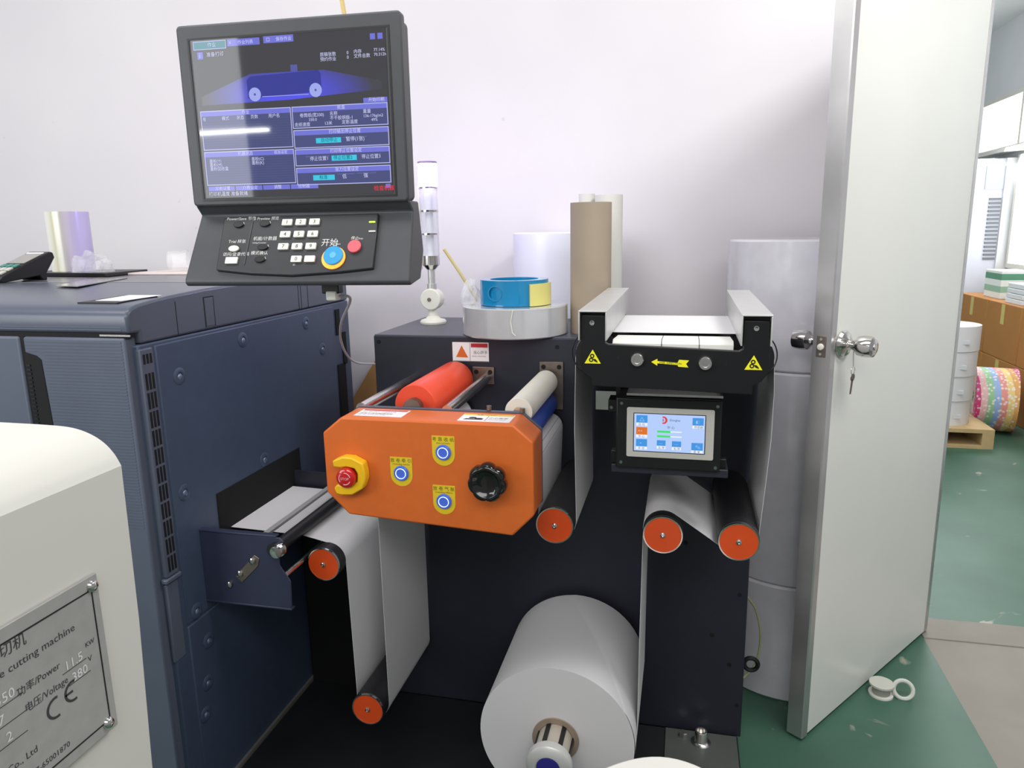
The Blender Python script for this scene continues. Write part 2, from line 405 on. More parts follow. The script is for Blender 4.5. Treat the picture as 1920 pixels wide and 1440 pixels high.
# keys hanging from the knob
dn = V3((math.cos(th + PI), math.sin(th + PI), 0)); nn = V3((-dn.y, dn.x, 0))
def dpt(a, b, z): return V3((.884, 2.684, 0)) + dn * a + nn * b + V3((0, 0, z))
keys = thing('key_ring', 'small steel key ring with key hanging below the door knob', 'keys', dpt(KX, .03, 1.0))
kc = dpt(KX, .033, KH - .066)
mk('cord', gtube([dpt(KX, .0305, KH + .0), dpt(KX, .031, KH - .03), dpt(KX, .033, KH - .055)], .0016, 6), STEEL, keys)
mk('ring', gtube([kc + dn * .010 * math.cos(t * PI / 12) + V3((0, 0, .010 * math.sin(t * PI / 12))) for t in range(25)], .001, 6), STEEL, keys)
kf = Fr(dpt(KX, .034, KH - .076), -dn, (0.06, 0, 1))
mk('key', [gprism(kf, circ(0, -.008, .010, 16, 1), -.001, .001), gprism(kf, [(-.004, -.012), (.004, -.012), (.003, -.052), (-.003, -.052)], -.001, .001)], DULLSTEEL, keys)

# ------------------------------------------------------------------ film rolls behind
def roll_stack(name, cx, cy, r, bands, labels, group, m):
    for (z0, z1, rr), lab in zip(bands, labels):
        o = mk(name, [glathe((cx, cy, 0), (0, 0, 1), [(.04, z0), (rr - .006, z0), (rr, z0 + .006), (rr, z1 - .006), (rr - .006, z1), (.04, z1), (.04, z0)], 56)], m, label=lab, cat='film roll', group=group)
roll_stack('wrapped_film_roll', .362, 2.405, .245, [(0, .38, .245), (.381, 1.035, .241), (1.036, 1.41, .238)],
    ['large wrapped film roll standing on the floor behind the door, bottom of its stack', 'large wrapped film roll in the middle of the stack behind the door', 'large shiny wrapped film roll on top of the stack behind the door'], 'film roll stack behind the door', FILMW)
mk('film_roll', [glathe((-.432, 2.533, 0), (0, 0, 1), [(.04, 0), (.150, 0), (.154, .004), (.154, 1.436), (.150, 1.44), (.04, 1.44), (.04, 0)], 56)], FILMB, label='tall bluish white film roll standing behind the blue tape and brown tube', cat='film roll')

# ------------------------------------------------------------------ digital press (navy printer)
pr = thing('digital_printer', 'large navy digital printing press at the left with rounded lid', 'printer', (-2.1, 1.87, 0))
X0, X1, Y0, Y1 = -3.2, -1.16, 1.335, 2.39
mk('body', gprism(Fr((0, 0, 0), (1, 0, 0), (0, 1, 0)), [(X0, Y0 + .012), (X1 - .03, Y0 + .012), (X1, Y0 + .02), (X1, Y1), (X0, Y1)], .012, 1.2178), NAVY, pr, bevel=.004)
lidp = [(Y0, 1.245), (Y0 - .004, 1.280), (Y0 + .002, 1.292), (Y0 + .014, 1.300), (Y0 + .035, 1.3055), (Y0 + .08, 1.3105), (Y0 + .14, 1.315), (Y0 + .26, 1.3205), (Y0 + .42, 1.3235), (Y1 - .05, 1.3235), (Y1, 1.30), (Y1, 1.219), (Y0 + .03, 1.219), (Y0 + .03, 1.245)]
mk('top_cover', gprism(Fr((0, 0, 0), (0, 1, 0), (0, 0, 1)), lidp, X0, X1), [mat('lid_sheen_navy', (82, 88, 102), .3, 0, .04, 8)], pr, bevel=.006)  # lid colour lightened to carry the sheen reflected on its top
mk('top_panel', [gbox(X0, X1 - .012, Y0 + .44, Y1 - .055, 1.316, 1.3245)], TOPSHEEN, pr, bevel=.003)
# lid side seams (raised rectangular covers on the side of the lid)
SEAM = mat('seam_shadow_gap', (24, 28, 38), .7, 0, 0)
for a in (1.488, 2.053, 2.068, 2.110): mk('lid_seam', gbox(X1 - .002, X1 + .0006, a, a + .0022, 1.222, 1.30), SEAM, pr, smooth=0)
hl = mk('lid_handle', gbox(X1 - .002, X1 + .0015, 1.596, 1.630, 1.228, 1.298), MATS['lid_sheen_navy'], pr, bevel=.001)
mk('handle_outline', [gbox(X1 - .002, X1 + .0008, 1.5925, 1.596, 1.226, 1.301), gbox(X1 - .002, X1 + .0008, 1.630, 1.6335, 1.226, 1.301), gbox(X1 - .002, X1 + .0008, 1.596, 1.630, 1.298, 1.301)], SEAM, hl, smooth=0)
# front doors with fine ribs
fr = FY(Y0)
DH0, DH1 = .10, 1.236
mk('front_door', [grect(fr, -1.437, X1 - .012, DH0, DH1, -.03, .006)] , NAVYF, pr, bevel=.005, label='ribbed navy front door beside the corner')
mk('front_door', [grect(fr, -2.30, -1.449, DH0, DH1, -.03, .006)], NAVYF, pr, bevel=.005)
ribs = []
for i in range(60):
    z = .80 + i * .0072
    ribs += [grect(fr, -1.432, X1 - .02, z, z + .0035, .006, .0068)] if not (z < 1.2) else [grect(fr, -1.385, X1 - .02, z, z + .0035, .006, .0068)]
mk('door_ribs', ribs, NAVYF, pr, smooth=0, kind='stuff')
ribs = [grect(fr, X0, X1 - .02, 1.252 + i * .0055, 1.2545 + i * .0055, .0005, .0018) for i in range(6)]
mk('lid_ribs', ribs, NAVYF, pr, smooth=0, kind='stuff')
mk('door_gap', [grect(fr, X0, X1 - .005, DH1, 1.246, -.02, .001), grect(fr, -1.4485, -1.4375, .6, DH1, -.02, .001)], VOID, pr, smooth=0)
hp = mk('door_handle_recess', gprism(fr, [(-1.437, .95), (-1.437, 1.202), (-1.405, 1.194), (-1.394, 1.185), (-1.385, .95)], .003, .0075), VOID, pr)
for i in range(22): mk('rib', grect(fr, -1.434, -1.424, .97 + i * .0095, .974 + i * .0095, .0075, .0095), BLACK, hp, smooth=0)
mk('gap_trim', grect(fr, -1.235, X1 + .002, 1.2395, 1.2435, .001, .003), STEEL, pr)
# vent strip at the front corner
SF = Fr((X1, 0, 0), (0, 1, 0), (0, 0, 1))        # side face, a = y, b = z, c = outward
vent = mk('vent_panel', gprism(SF, [(1.352, 1.208), (1.352, .668), (1.394, .668), (1.394, 1.208)], -.01, .004), NAVYF, pr, bevel=.003)
for i in range(12):
    z1 = 1.196 - i * .0435
    for k in range(3):
        y = 1.360 + k * .0105
        mk('vent_slot', grect(SF, y, y + .0065, z1 - .037 if i else z1 - .022, z1, .0036, .0048), VOID, vent, smooth=0)
mk('vent_skirt', [grect(SF, 1.345, 1.398, .655, .667, -.01, .008), grect(SF, 1.35, 1.39, .45, .652, -.01, .0008)], NAVYF, pr, bevel=.003)
mk('side_panel', grect(SF, 1.403, 2.27, .52, 1.21, -.01, .003), NAVY, pr, bevel=.003)
mk('side_panel', grect(SF, 1.403, 2.385, .02, .515, -.01, .003), NAVY, pr, bevel=.003)
for a, b in ((1.472, 1.126), (1.444, .847), (1.738, 1.173), (2.177, 1.078), (2.082, 1.175), (1.789, .821), (1.439, .539), (1.45, .333), (1.429, .257), (1.47, .44)):
    s = mk('screw_cover', glathe(SF.p(a, b, .003), (1, 0, 0), [(.021, -.001), (.0205, .001), (.015, .0035), (.010, .0030), (.009, .001), (0, .001)], 24), NAVY, pr)
    mk('screw', gsphere(SF.p(a, b - .002, .004), .0085, 8, .5), mat('bluish_steel_screw', (120, 132, 158), .3, .6, .03), s)
mk('side_slot', [grect(SF, 2.285, 2.313, 1.107, 1.195, .0005, .004)], VOID, pr, smooth=0)
mk('side_slot', [grect(SF, 2.325, 2.352, 1.0, 1.112, .0005, .004)], VOID, pr, smooth=0)
mk('side_slot', [grect(SF, 2.280, 2.335, .70, 1.005, .0005, .004)], VOID, pr, smooth=0)
mk('paper_slot', [grect(SF, 1.56, 1.98, .66, .80, .002, .005)], VOID, pr, smooth=0)
mk('base_rail', gbox(X1 - .002, X1 + .011, 1.2, 2.4, .0, .03), mat('grey_rail', (120, 118, 114), .5, .2, .1), pr)
# outfeed bracket bolted to the printer's side
bf = FY(1.48); NAVYB = mat('navy_bracket', (50, 54, 76), .42, .1, .05, 30)
br = mk('outfeed_bracket', [gprism(bf, [(-1.16, .737), (-.935, .733), (-.925, .722), (-.94, .705), (-.942, .661), (-.916, .622), (-.919, .548), (-1.16, .545)], -.004, 0),
    gbox(-1.16, -.945, 1.479, 1.496, .732, .738), gbox(-1.16, -.919, 1.479, 1.497, .543, .549)], NAVYB, pr, bevel=.002)
mk('outfeed_bracket_rear', gprism(bf, [(-1.16, .74), (-.93, .735), (-.942, .661), (-.916, .622), (-.919, .548), (-1.16, .545)], -.464, -.46), NAVYP, pr, bevel=.002)
for a, b in ((-1.085, .598), (-1.052, .630), (-1.014, .667), (-.957, .698)):
    mk('bolt', glathe((a, 1.4795, b), (0, -1, 0), [(0, 0), (.0085, 0), (.008, .005), (.004, .007), (0, .007)], 14), CHROME, br)
mk('slot_plate', gprism(bf, [(-1.066, .622), (-1.049, .606), (-1.0, .655), (-.995, .675), (-1.008, .683)], 0, .002), DULLSTEEL, br, bevel=.001)
mk('guide_bar', gcyl((-.947, 1.465, .706), (-.947, 1.945, .706), .0165, 24), RUBBER, br)
mk('guide_bar_end', [glathe((-.935, 1.478, .706), (0, -1, 0), [(0, 0), (.017, 0), (.017, .008), (.013, .008), (.013, .014), (.015, .016), (.015, .022), (.006, .024), (0, .024)], 24)], CHROME, br)
mk('guide_rail', gbox(-1.0, -.985, 1.482, 1.945, .722, .729), ALU, br)
mk('cross_bar', gcyl((-.93, 1.482, .636), (-.93, 1.945, .636), .007, 12), STEEL, br)
# label let into the lid
LBF = Fr((-1.245, 1.415, 1.3115), (1, 0, 0), (0, .09, .0085))
lr = mk('lid_label_recess', gprism(LBF, [(-.075, -.042), (.030, -.044), (.065, .043), (-.025, .045)], -.004, .0012), BLACK, pr)
mk('lid_label', gprism(LBF, [(-.045, -.022), (.026, -.024), (.075, .045), (-.012, .045)], .0012, .0018), WHITEL, lr)

# things lying on the printer
ZT = 1.3252
RTop = Fr((0, 0, 0), (1, 0, 0), (0, 1, 0))
brd = mk('dark_tray', gprism(RTop, [(-2.19, 2.06), (-1.80, 2.00), (-1.84, 2.24), (-2.22, 2.24)], ZT, ZT + .012), BLACK, label='thin dark board lying under the holographic film roll on the printer', cat='board', bevel=.002)
mk('plastic_sleeve', gprism(RTop, [(-1.62, 1.62), (-1.53, 1.60), (-1.66, 1.93), (-1.80, 1.97)], ZT, ZT + .002), mat('smoky_sleeve', (120, 118, 118), .15, 0, .1, 30), label='grey glossy plastic sleeve lying in front of the dark board', cat='sleeve')
HOLO = stripes_mat('holographic_foil', [(250, 249, 244), (250, 249, 244), (250, 249, 244), (250, 249, 240), (226, 224, 200), (172, 172, 154), (182, 178, 174), (194, 184, 204), (200, 190, 234)], 0, .155, .24)  # the silver foil's bright band and lilac sheen are put into its colour
for n_ in HOLO.node_tree.nodes:
    if n_.type == 'VALTORGB': n_.color_ramp.interpolation = 'LINEAR'
    if n_.type == 'MATH' and n_.operation == 'DIVIDE': pass
    if n_.type == 'BSDF_PRINCIPLED': n_.inputs['Metallic'].default_value = .25
zb = ZT + .0125
hx, hy = -2.055, 2.145
h = thing('holographic_film_roll', 'iridescent silver film roll standing on the dark board on the printer', 'film roll', (hx - .0775, hy, zb))
mk('film', gpipe((hx, hy, zb), (hx, hy, zb + .198), .066, .036, 48), HOLO, h)
mk('core', gpipe((hx, hy, zb + .001), (hx, hy, zb + .1985), .0358, .032, 32), CORE, h)
def crumple(name, c, sx, sy, sz, label, cat, m, seed, amp=.25):
    rnd = random.Random(seed)
    bm = bmesh.new(); bmesh.ops.create_icosphere(bm, subdivisions=3, radius=1)
    for v in bm.verts:
        k = 1 + rnd.uniform(-amp, amp); v.co = V3((v.co.x * sx * k, v.co.y * sy * k, v.co.z * sz * k))
        if v.co.z < 0: v.co.z *= .02
    vs = [v.co + V3(c) for v in bm.verts]; fs = [[v.index for v in f.verts] for f in bm.faces]; bm.free()
    z = min(p.z for p in vs)
    return mk(name, ([V3((p.x, p.y, p.z - z + c[2])) for p in vs], fs), m, smooth=0, label=label, cat=cat)
crumple('crumpled_plastic_bag', (-1.90, 2.06, ZT + .0125), .072, .040, .062, 'crumpled clear plastic bag in front of the holographic roll', 'plastic bag', CLEAR, 3, .22)
mk('paper_slips', gprism(RTop, [(-1.86, 2.12), (-1.36, 2.12), (-1.36, 2.32), (-1.80, 2.32)], ZT, ZT + .006), mat('pinkish_paper', (226, 212, 206), .6, 0, .03, 8), label='flat pale paper sheets lying at the back of the printer top', cat='paper', bevel=.001)
tr = thing('clear_tape_roll', 'clear plastic tape roll standing on edge at the back of the printer', 'tape roll', (-1.70, 2.2, ZT + .006))
tv = V3((.9, .35, 0)).normalized()
mk('tape', gpipe(V3((-1.715, 2.2, ZT + .041)), V3((-1.715, 2.2, ZT + .041)) + tv * .06, .035, .025, 32), CLEAR, tr)
# card terminal tilted up towards the back
ph = thing('desk_terminal', 'dark tilted handheld device with small display at the left edge of the printer', 'device', (-1.98, 1.86, ZT))
pf = Fr((-1.945, 1.86, ZT), (.12, 1, 0), (0, 0, 1))          # a runs away from the viewer along the terminal, n to its right
pp = [(-.13, .008), (-.12, .020), (.040, .084), (.050, .082), (.054, .066), (.02, .020), (.02, 0), (.006, 0), (-.004, .014), (-.12, .0)]
mk('body', gprism(pf, pp, -.045, .045), BLACK, ph, bevel=.003)
tl = Fr(pf.p(-.12, .0202, 0), pf.u * .160 + pf.v * .064, -pf.n)
mk('display', [gprism(tl, rrect(.085, .150, -.036, .036, .003, 2), .0005, .002)], mat('terminal_display', (150, 146, 142), .2, 0, .03), ph)
mk('display_bar', [gprism(tl, [(.154, .034), (.162, .034), (.162, -.034), (.154, -.034)], .0005, .0022)], WHITEL, ph)
for i in range(3):
    for k in range(3): mk('key', gprism(tl, rrect(.008 + i * .024, .027 + i * .024, -.034 + k * .024, -.014 + k * .024, .002, 2), .0005, .004), [mat('teal_key', (70, 130, 120), .4, 0, 0) if i == 2 else GREYBEZ], ph)

# ------------------------------------------------------------------ operator monitor
a3 = math.radians(3)
mo = thing('operator_monitor', 'charcoal operator monitor with keypad on an arm above the printer', 'monitor', (-.697, 1.259, 1.655), rot=(0, 0, a3))
MF = Fr((0, 0, 0))                      # local: a = right, b = up, c = towards the viewer
mk('housing', [gprism(MF, rrect(-.2115, .2115, -.152, .164, .008), -.022, 0), gprism(MF, rrect(-.205, .205, -.150, .158, .01), -.060, -.022)], MONC, mo, bevel=.004, seg=3)
mk('bezel_lip', [grect(MF, -.1905, .1905, .1375, .141, 0, .001), grect(MF, -.1905, -.187, -.139, .1375, 0, .001), grect(MF, .187, .1905, -.139, .1375, 0, .001), grect(MF, -.1905, .1905, -.1425, -.139, 0, .001)], BLACK, mo)
PFp = Fr((0, 0, 0), (0, -1, 0), (0, 0, 1))   # profile plane: a = towards viewer, b = up, n = -x ... extruded along x
def lower(u0, u1, w0, w1, prof):
    n = len(prof); vs = []
    for (c, b) in prof:
        t = (-b - .152) / .14; t = min(1, max(0, t)); vs.append(V3((u0 + (w0 - u0) * t, -c, b)))
    for (c, b) in prof:
        t = (-b - .152) / .14; t = min(1, max(0, t)); vs.append(V3((u1 + (w1 - u1) * t, -c, b)))
    return vs, [list(range(n)), list(range(2 * n - 1, n - 1, -1))] + [(i, n + i, n + (i + 1) % n, (i + 1) % n) for i in range(n)]
mk('keypad_housing', lower(-.2105, .2105, -.216, .222, [(-.004, -.150), (-.022, -.168), (.0445, -.284), (.046, -.292), (.040, -.298), (-.02, -.29), (-.058, -.24), (-.06, -.150)]), MONC, mo, bevel=.003, seg=2)
KFm = Fr((0, .02, -.172), (1, 0, 0), (0, .065, .113))     # keypad plane; b runs up the slope (negative = down)
kp_poly = [(-.157, -.006), (.149, -.003), (.153, -.114), (.09, -.121), (0, -.127), (-.08, -.123), (-.151, -.115)]
kp = mk('keypad_panel', gprism(KFm, kp_poly, -.004, .008), MOND, mo, bevel=.002)
mk('keypad_divider', grect(KFm, -.097, -.095, -.105, -.008, .008, .009), MONC, kp)
KEYW = mat('keypad_key', (216, 214, 202), .4, 0, 0)
tgeo = []
for i, row in enumerate((('1', '2', '3'), ('4', '5', '6'), ('7', '8', '9'))):
    for j, ch in enumerate(row):
        a = -.025 + j * .027 + (.0005 * i); b = -.020 - i * .025
        mk('key', gprism(KFm, rrect(a - .010, a + .010, b - .0062, b + .0062, .0012, 2), .008, .0115), KEYW, kp)
        tgeo.append(gtext(KFm, ch, a, b - .0035, .0105, .0118, 'CENTER'))
for a, ch in ((.006, '0'), (.032, 'C')):
    mk('key', gprism(KFm, rrect(a - .010, a + .010, -.1020, -.0896, .0012, 2), .008, .0115), KEYW if ch == '0' else mat('pale_pink_key', (226, 206, 200), .4, 0, 0), kp)
    if ch == '0': tgeo.append(gtext(KFm, ch, a, -.0993, .0105, .0118, 'CENTER'))
mk('key_numerals', tgeo, INK, kp, smooth=0)
def rbtn(name, a, b, r, m, h=.004, e=1, lab=None): return mk(name, [gprism(KFm, circ(a, b, r, 28, e), .008, .008 + h)], m, kp, bevel=.001, label=lab)
rbtn('start_ring', .077, -.094, .0225, mat('lit_amber_ring', (255, 170, 60), .4, 0, 0, emit=1.0, ecol=(255, 140, 50)), .003, lab='glowing amber ring')
rbtn('start_button', .0775, -.091, .0185, mat('start_button_blue', (50, 140, 190), .3, 0, 0, emit=.15), .007, lab='round blue start button')
rbtn('stop_button', .114, -.072, .0125, mat('stop_button_red', (214, 90, 100), .35, 0, 0, emit=.12), .005, lab='round red stop button')
for a, b in ((-.123, -.022), (-.070, -.021), (-.065, -.070), (-.066, -.095)):
    rbtn('round_button', a, b, .0105, BLACK, .003, .6)
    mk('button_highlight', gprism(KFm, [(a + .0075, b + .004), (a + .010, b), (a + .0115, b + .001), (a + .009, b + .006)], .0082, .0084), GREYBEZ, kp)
rbtn('oval_button', -.122, -.073, .0105, KEYW, .004, .6)
mk('flat_button', gprism(KFm, rrect(-.134, -.110, -.1035, -.0905, .001, 2), .008, .011), KEYW, kp)
mk('status_led', gprism(KFm, rrect(.134, .146, -.0235, -.0205, .001, 2), .008, .0095), mat('green_led', (190, 220, 60), .4, 0, 0, emit=.7), kp)
mk('status_led', gprism(KFm, rrect(.136, .149, -.0425, -.0395, .001, 2), .008, .0095), GREYBEZ, kp)
PRNT = mat('panel_white_print', (206, 206, 204), .6, 0, 0)
lt = []
for s, a, b, z in (('开始', .048, -.068, .0165), ('Start', .076, -.067, .005), ('停止', .104, -.0565, .0075), ('Stop', .118, -.0565, .005), ('Power/Save 节电', -.15, -.012, .0085), ('▯', -.100, -.012, .009),
                   ('Preview 预览', -.088, -.0125, .008), ('机能/计数器', -.088, -.055, .009), ('Utility/Counter', -.088, -.062, .0045), ('模式确认', -.087, -.0845, .0085), ('Trial 样张', -.137, -.060, .0085), ('访问/登录代码', -.143, -.0865, .0085), ('ID', .0, -.108, .005)):
    lt.append(gtext(KFm, s, a, b, z, .0085))
mk('keypad_lettering', lt, PRNT, kp, smooth=0)
mk('start_mark', [gprism(KFm, circ(.0775, -.091, .006, 20), .0152, .0154), gtext(KFm, 'I', .0765, -.0935, .008, .0156, 'CENTER')], [mat('start_mark_blue', (90, 170, 210), .4, 0, 0)], kp, smooth=0)
# screen
SW, SH = .366, .2745
SC = Fr((-SW / 2, -.0006, SH / 2), (1, 0, 0), (0, 0, -1))    # a = right, b = downwards (flat graphics; n points away)
class ScrF(Fr):
    def p(s, a, b, c=0): return V3((-SW / 2 + a * SW, -.0012 - c, SH / 2 - b * SH))
SF2 = ScrF((0, 0, 0))
def em(name, col, k=.9): return mat(name, (2, 2, 3), .035, 0, 0, emit=k, ecol=col)
scr = mk('screen', [gprism(SF2, [(0, 0), (1, 0), (1, 1), (0, 1)], -.0005, 0)], em('screen_reflection_grey', (70, 70, 74), .95), mo, smooth=0)  # grey emission raised to stand for the wall reflected in the glass
def q(a0, a1, b0, b1, c=.0002): return gflat(SF2, [(a0, b0), (a0, b1), (a1, b1), (a1, b0)], c)
fan = gflat(SF2, [(.02, .385), (.98, .345), (.98, .20), (.02, .20)], .0001)
mk('blue_light_fan', gflat(SF2, [(.03, .405), (.5, .395), (.97, .36), (.97, .31), (.68, .225), (.3, .225), (.03, .35)], .0001), glow_mat(), scr, smooth=0)
E_pan = em('screen_panel', (78, 84, 130), .95); E_head = em('screen_header', (116, 118, 214), 1); E_lb = em('screen_border', (184, 188, 242), 1)
E_cy = em('screen_cyan', (64, 200, 226), 1); E_ln = em('screen_line', (108, 116, 168), .9)
def frame_ring(a0, a1, b0, b1, w, c):
    h = w * 1.3
    o = [(a0, b0), (a0, b1), (a1, b1), (a1, b0)]; n = [(a0 + w, b0 + h), (a0 + w, b1 - h), (a1 - w, b1 - h), (a1 - w, b0 + h)]
    return [SF2.p(a, b, c) for a, b in o + n], [(k, (k + 1) % 4, 4 + (k + 1) % 4, 4 + k) for k in range(4)]
def panel(a0, a1, b0, b1, hd=.034):
    p = mk('panel', q(a0, a1, b0, b1, .0002), E_pan, scr, smooth=0)
    mk('panel_border', frame_ring(a0, a1, b0, b1, .004, .0006), E_lb, scr, smooth=0)
    mk('panel_header', q(a0 + .004, a1 - .004, b0 + .004, b0 + hd, .0004), E_head, scr, smooth=0)
panel(.015, .500, .440, .690); panel(.015, .500, .700, .918)
panel(.505, .995, .440, .576); panel(.505, .995, .585, .700); panel(.505, .995, .705, .812); panel(.505, .995, .822, .933)
for i, a in enumerate((.02, .17, .32, .47)): mk('screen_button', q(a, a + .145, .925, .955), E_head, scr, smooth=0)
for r_ in ((.875, .995, .408, .438), (.195, .365, .008, .05), (.385, .54, .004, .046), (.37, .495, .705, .73, .0005)): mk('screen_button', q(*r_), E_head, scr, smooth=0)
tt_ = mk('screen_tab', q(.015, .185, .012, .058), em('screen_teal', (56, 128, 140), 1), scr, smooth=0)
mk('screen_tab_border', frame_ring(.012, .188, .009, .061, .003, .0004), E_lb, scr, smooth=0)
for r_ in ((.03, .06, .075, .118), (.925, .95, .03, .065), (.962, .987, .03, .065), (.965, .99, .94, .965)): mk('screen_icon', q(*r_), E_head, scr, smooth=0)
for r_ in ((.62, .75, .640, .672, .0004), (.695, .825, .752, .785, .0004), (.592, .705, .872, .905, .0004)): mk('cyan_button', q(*r_), E_cy, scr, smooth=0)
for r_ in ((.76, .88, .640, .644, .0004), (.56, .685, .752, .756, .0004), (.845, .95, .75, .754, .0004), (.72, .81, .868, .872, .0004), (.82, .92, .866, .870, .0004)): mk('screen_line', q(*r_), E_ln, scr, smooth=0)
mk('list_lines', [q(.02, .496, .75 + i * .0155, .752 + i * .0155, .0003) for i in range(11)] + [q(.02, .496, .51 + i * .0155, .512 + i * .0155, .0003) for i in range(11)], em('screen_dim_line', (70, 76, 112), .9), scr, smooth=0, kind='stuff')
mk('printer_icon', [gflat(SF2, [(.28, .262), (.30, .24), (.655, .225), (.667, .245), (.667, .355), (.28, .375)], .0003)], em('screen_navy_body', (62, 66, 156), .9), scr, smooth=0)
mk('printer_icon_wheels', [gflat(SF2, [(.318 + .032 * math.cos(t * PI / 10), .352 + .043 * math.sin(t * PI / 10)) for t in range(20)], .0005), gflat(SF2, [(.636 + .032 * math.cos(t * PI / 10), .345 + .043 * math.sin(t * PI / 10)) for t in range(20)], .0005), q(.355, .60, .366, .370, .0005)], em('screen_pale_blue', (160, 170, 236), 1), scr, smooth=0)
mk('printer_icon_hubs', [gflat(SF2, [(a + .006 * math.cos(t * PI / 5), b + .008 * math.sin(t * PI / 5)) for t in range(10)], .0007) for a, b in ((.318, .352), (.636, .345))] + [q(.515, .55, .185, .225, .0005)], em('screen_mid_blue', (92, 98, 170), .9), scr, smooth=0)
TF = Fr((-SW / 2, -.0012, SH / 2))
def st(s, a, b, size=.0095, al='LEFT'): return gtext(TF, s, a * SW, -b * SH, size, .0009, al)
E_wt = em('screen_white', (206, 208, 244), 1)
for t_, a, b, z_ in (('作业', .09, .045, .0085), ('作业列表', .25, .04, .0075), ('≡', .205, .04, .008), ('保存作业', .45, .036, .0075), ('□', .40, .036, .008), ('准备打印', .08, .104, .0085), ('i', .041, .11, .012), ('原稿张数', .67, .146, .0075), ('预约作业', .67, .174, .0075), ('0', .805, .143, .0075), ('内存', .84, .140, .0075), ('0', .805, .170, .0075), ('文件总数', .84, .167, .0075), ('77.14%', .94, .136, .007), ('70.312h', .94, .163, .007),
    ('作业', .24, .468, .0075), ('纸盒', .74, .466, .0075), ('号', .025, .503, .0075), ('模式', .13, .501, .0075), ('状态', .21, .500, .0075), ('页数', .285, .499, .0075), ('用户名', .38, .498, .0075),
    ('卷筒纸(宽330)', .545, .506, .0075), ('名称', .70, .502, .0075), ('重量', .87, .498, .0075), ('330.0', .59, .533, .007), ('不干胶铜版-1', .70, .530, .0075), ('136-176g/m2', .87, .525, .007), ('走纸速度', .515, .562, .0075), ('13米', .67, .560, .0075), ('定影温度', .76, .558, .0075), ('49%', .91, .55, .007),
    ('打印输出停止位置', .69, .613, .0075), ('暂停(1张)', .775, .664, .0085), ('打印停止位置设定', .69, .733, .0075), ('停止位置1', .582, .778, .008), ('停止位置3', .85, .776, .008), ('张力位置设定', .71, .850, .0075), ('低', .745, .896, .0085), ('强', .855, .894, .0085),
    ('机器状态', .20, .728, .0075), ('纸张设定', .395, .727, .0065), ('墨粉(Y)', .04, .770, .0075), ('墨粉(M)', .04, .795, .0075), ('墨粉回收盒', .04, .820, .0075), ('墨粉(C)', .27, .765, .0075), ('墨粉(K)', .27, .790, .0075),
    ('印前设置', .06, .948, .0075), ('介质设定', .21, .948, .0075), ('调整', .38, .948, .0075), ('控制器', .51, .948, .0075), ('打印机温度 准备就绪', .02, .985, .0085), ('开始印刷', .90, .430, .0075)):
    mk('screen_lettering', st(t_, a, b, z_), E_wt, scr, smooth=0)
for t_, a, b in (('自动停止', .645, .664), ('停止位置2', .705, .777), ('标准', .625, .897)): mk('screen_lettering', st(t_, a, b, .008), em('screen_ink', (16, 80, 100), .9), scr, smooth=0)
mk('screen_lettering', st('检查机器', .905, .978, .0095), em('screen_red', (240, 50, 70), 1), scr, smooth=0)
# arm that carries the monitor from the printer top
R3 = Matrix.Rotation(-a3, 3, 'Z')
def toloc(p): return R3 @ (V3(p) - V3((-.697, 1.259, 1.655)))
arm_pts = [toloc(p) for p in spline([(-1.30, 2.03, 1.3255), (-1.30, 2.03, 1.42), (-1.22, 1.92, 1.55), (-.90, 1.50, 1.60), (-.72, 1.33, 1.62)], 6)]
mk('arm', gtube(arm_pts, .02, 12), MOND, mo)
mk('arm_foot', [gcyl(toloc((-1.30, 2.03, 1.3248)), toloc((-1.30, 2.03, 1.345)), .045, 24)], MOND, mo)
pc = toloc((-.665, 1.262, 1.352))
mk('cable_socket', [gbox(.028, .062, .012, .035, -.317, -.297)], BLACK, mo, bevel=.002)
mk('cable_plug', [gbox(.036, .058, .010, .032, -.330, -.312)], WHITE, mo, bevel=.003)
cs = V3((-.697, 1.259, 1.655)) + Matrix.Rotation(a3, 3, 'Z') @ V3((.055, .021, -.322))
mk('data_cable', gtube(spline([cs, cs + V3((.012, .03, -.008)), (-.707, 1.42, 1.264), (-.800, 1.60, 1.196), (-.859, 1.75, 1.133), (-.885, 1.86, 1.095), (-.869, 1.945, 1.077)], 10), .0028, 8), mat('grey_cable', (176, 176, 180), .5, 0, 0), label='thin grey cable curving from the monitor down to the machine', cat='cable')
mk('hanging_cable', gtube(spline([(-.63, 1.38, 1.74), (-.632, 1.37, 1.82), (-.65, 1.37, 1.95), (-.75, 1.37, 2.6)], 6), .0045, 8), mat('ochre_cable', (206, 180, 120), .6, 0, 0), label='thin ochre cable rising behind the top of the monitor', cat='cable')

# ------------------------------------------------------------------ web feeding machine
we = thing('web_feed_machine', 'navy web feeding machine with orange control box and black rollers', 'machine', (-.34, 2.15, 0))
YP = 1.94
CABP = [(-.868, YP + .006), (.19, YP + .006), (.19, 2.15), (.09, 2.15), (.09, 2.37), (-.868, 2.37)]
mk('cabinet', gprism(Fr((0, 0, 0), (1, 0, 0), (0, 1, 0)), CABP, .02, 1.157), NAVYP, we, bevel=.003)
mk('front_plate', gbox(-.868, .19, YP, YP + .006, .02, 1.160), NAVYP, we, bevel=.002)
mk('top_plate', gprism(Fr((0, 0, 0), (1, 0, 0), (0, 1, 0)), CABP, 1.155, 1.163), mat('grey_navy_top', (70, 72, 84), .4, 0, .04), we, bevel=.002)
mk('lower_housing', gbox(-1.146, -.872, 1.936, 2.36, .0, .66), mat('black_housing', (22, 22, 24), .6, 0, .05), we, bevel=.003)
mk('base_plate', [gbox(-1.146, .182, 1.20, 1.935, .0, .022)], mat('dark_base_plate', (34, 36, 38), .5, .2, .1, 10), we, bevel=.002)
FP = FY(YP)
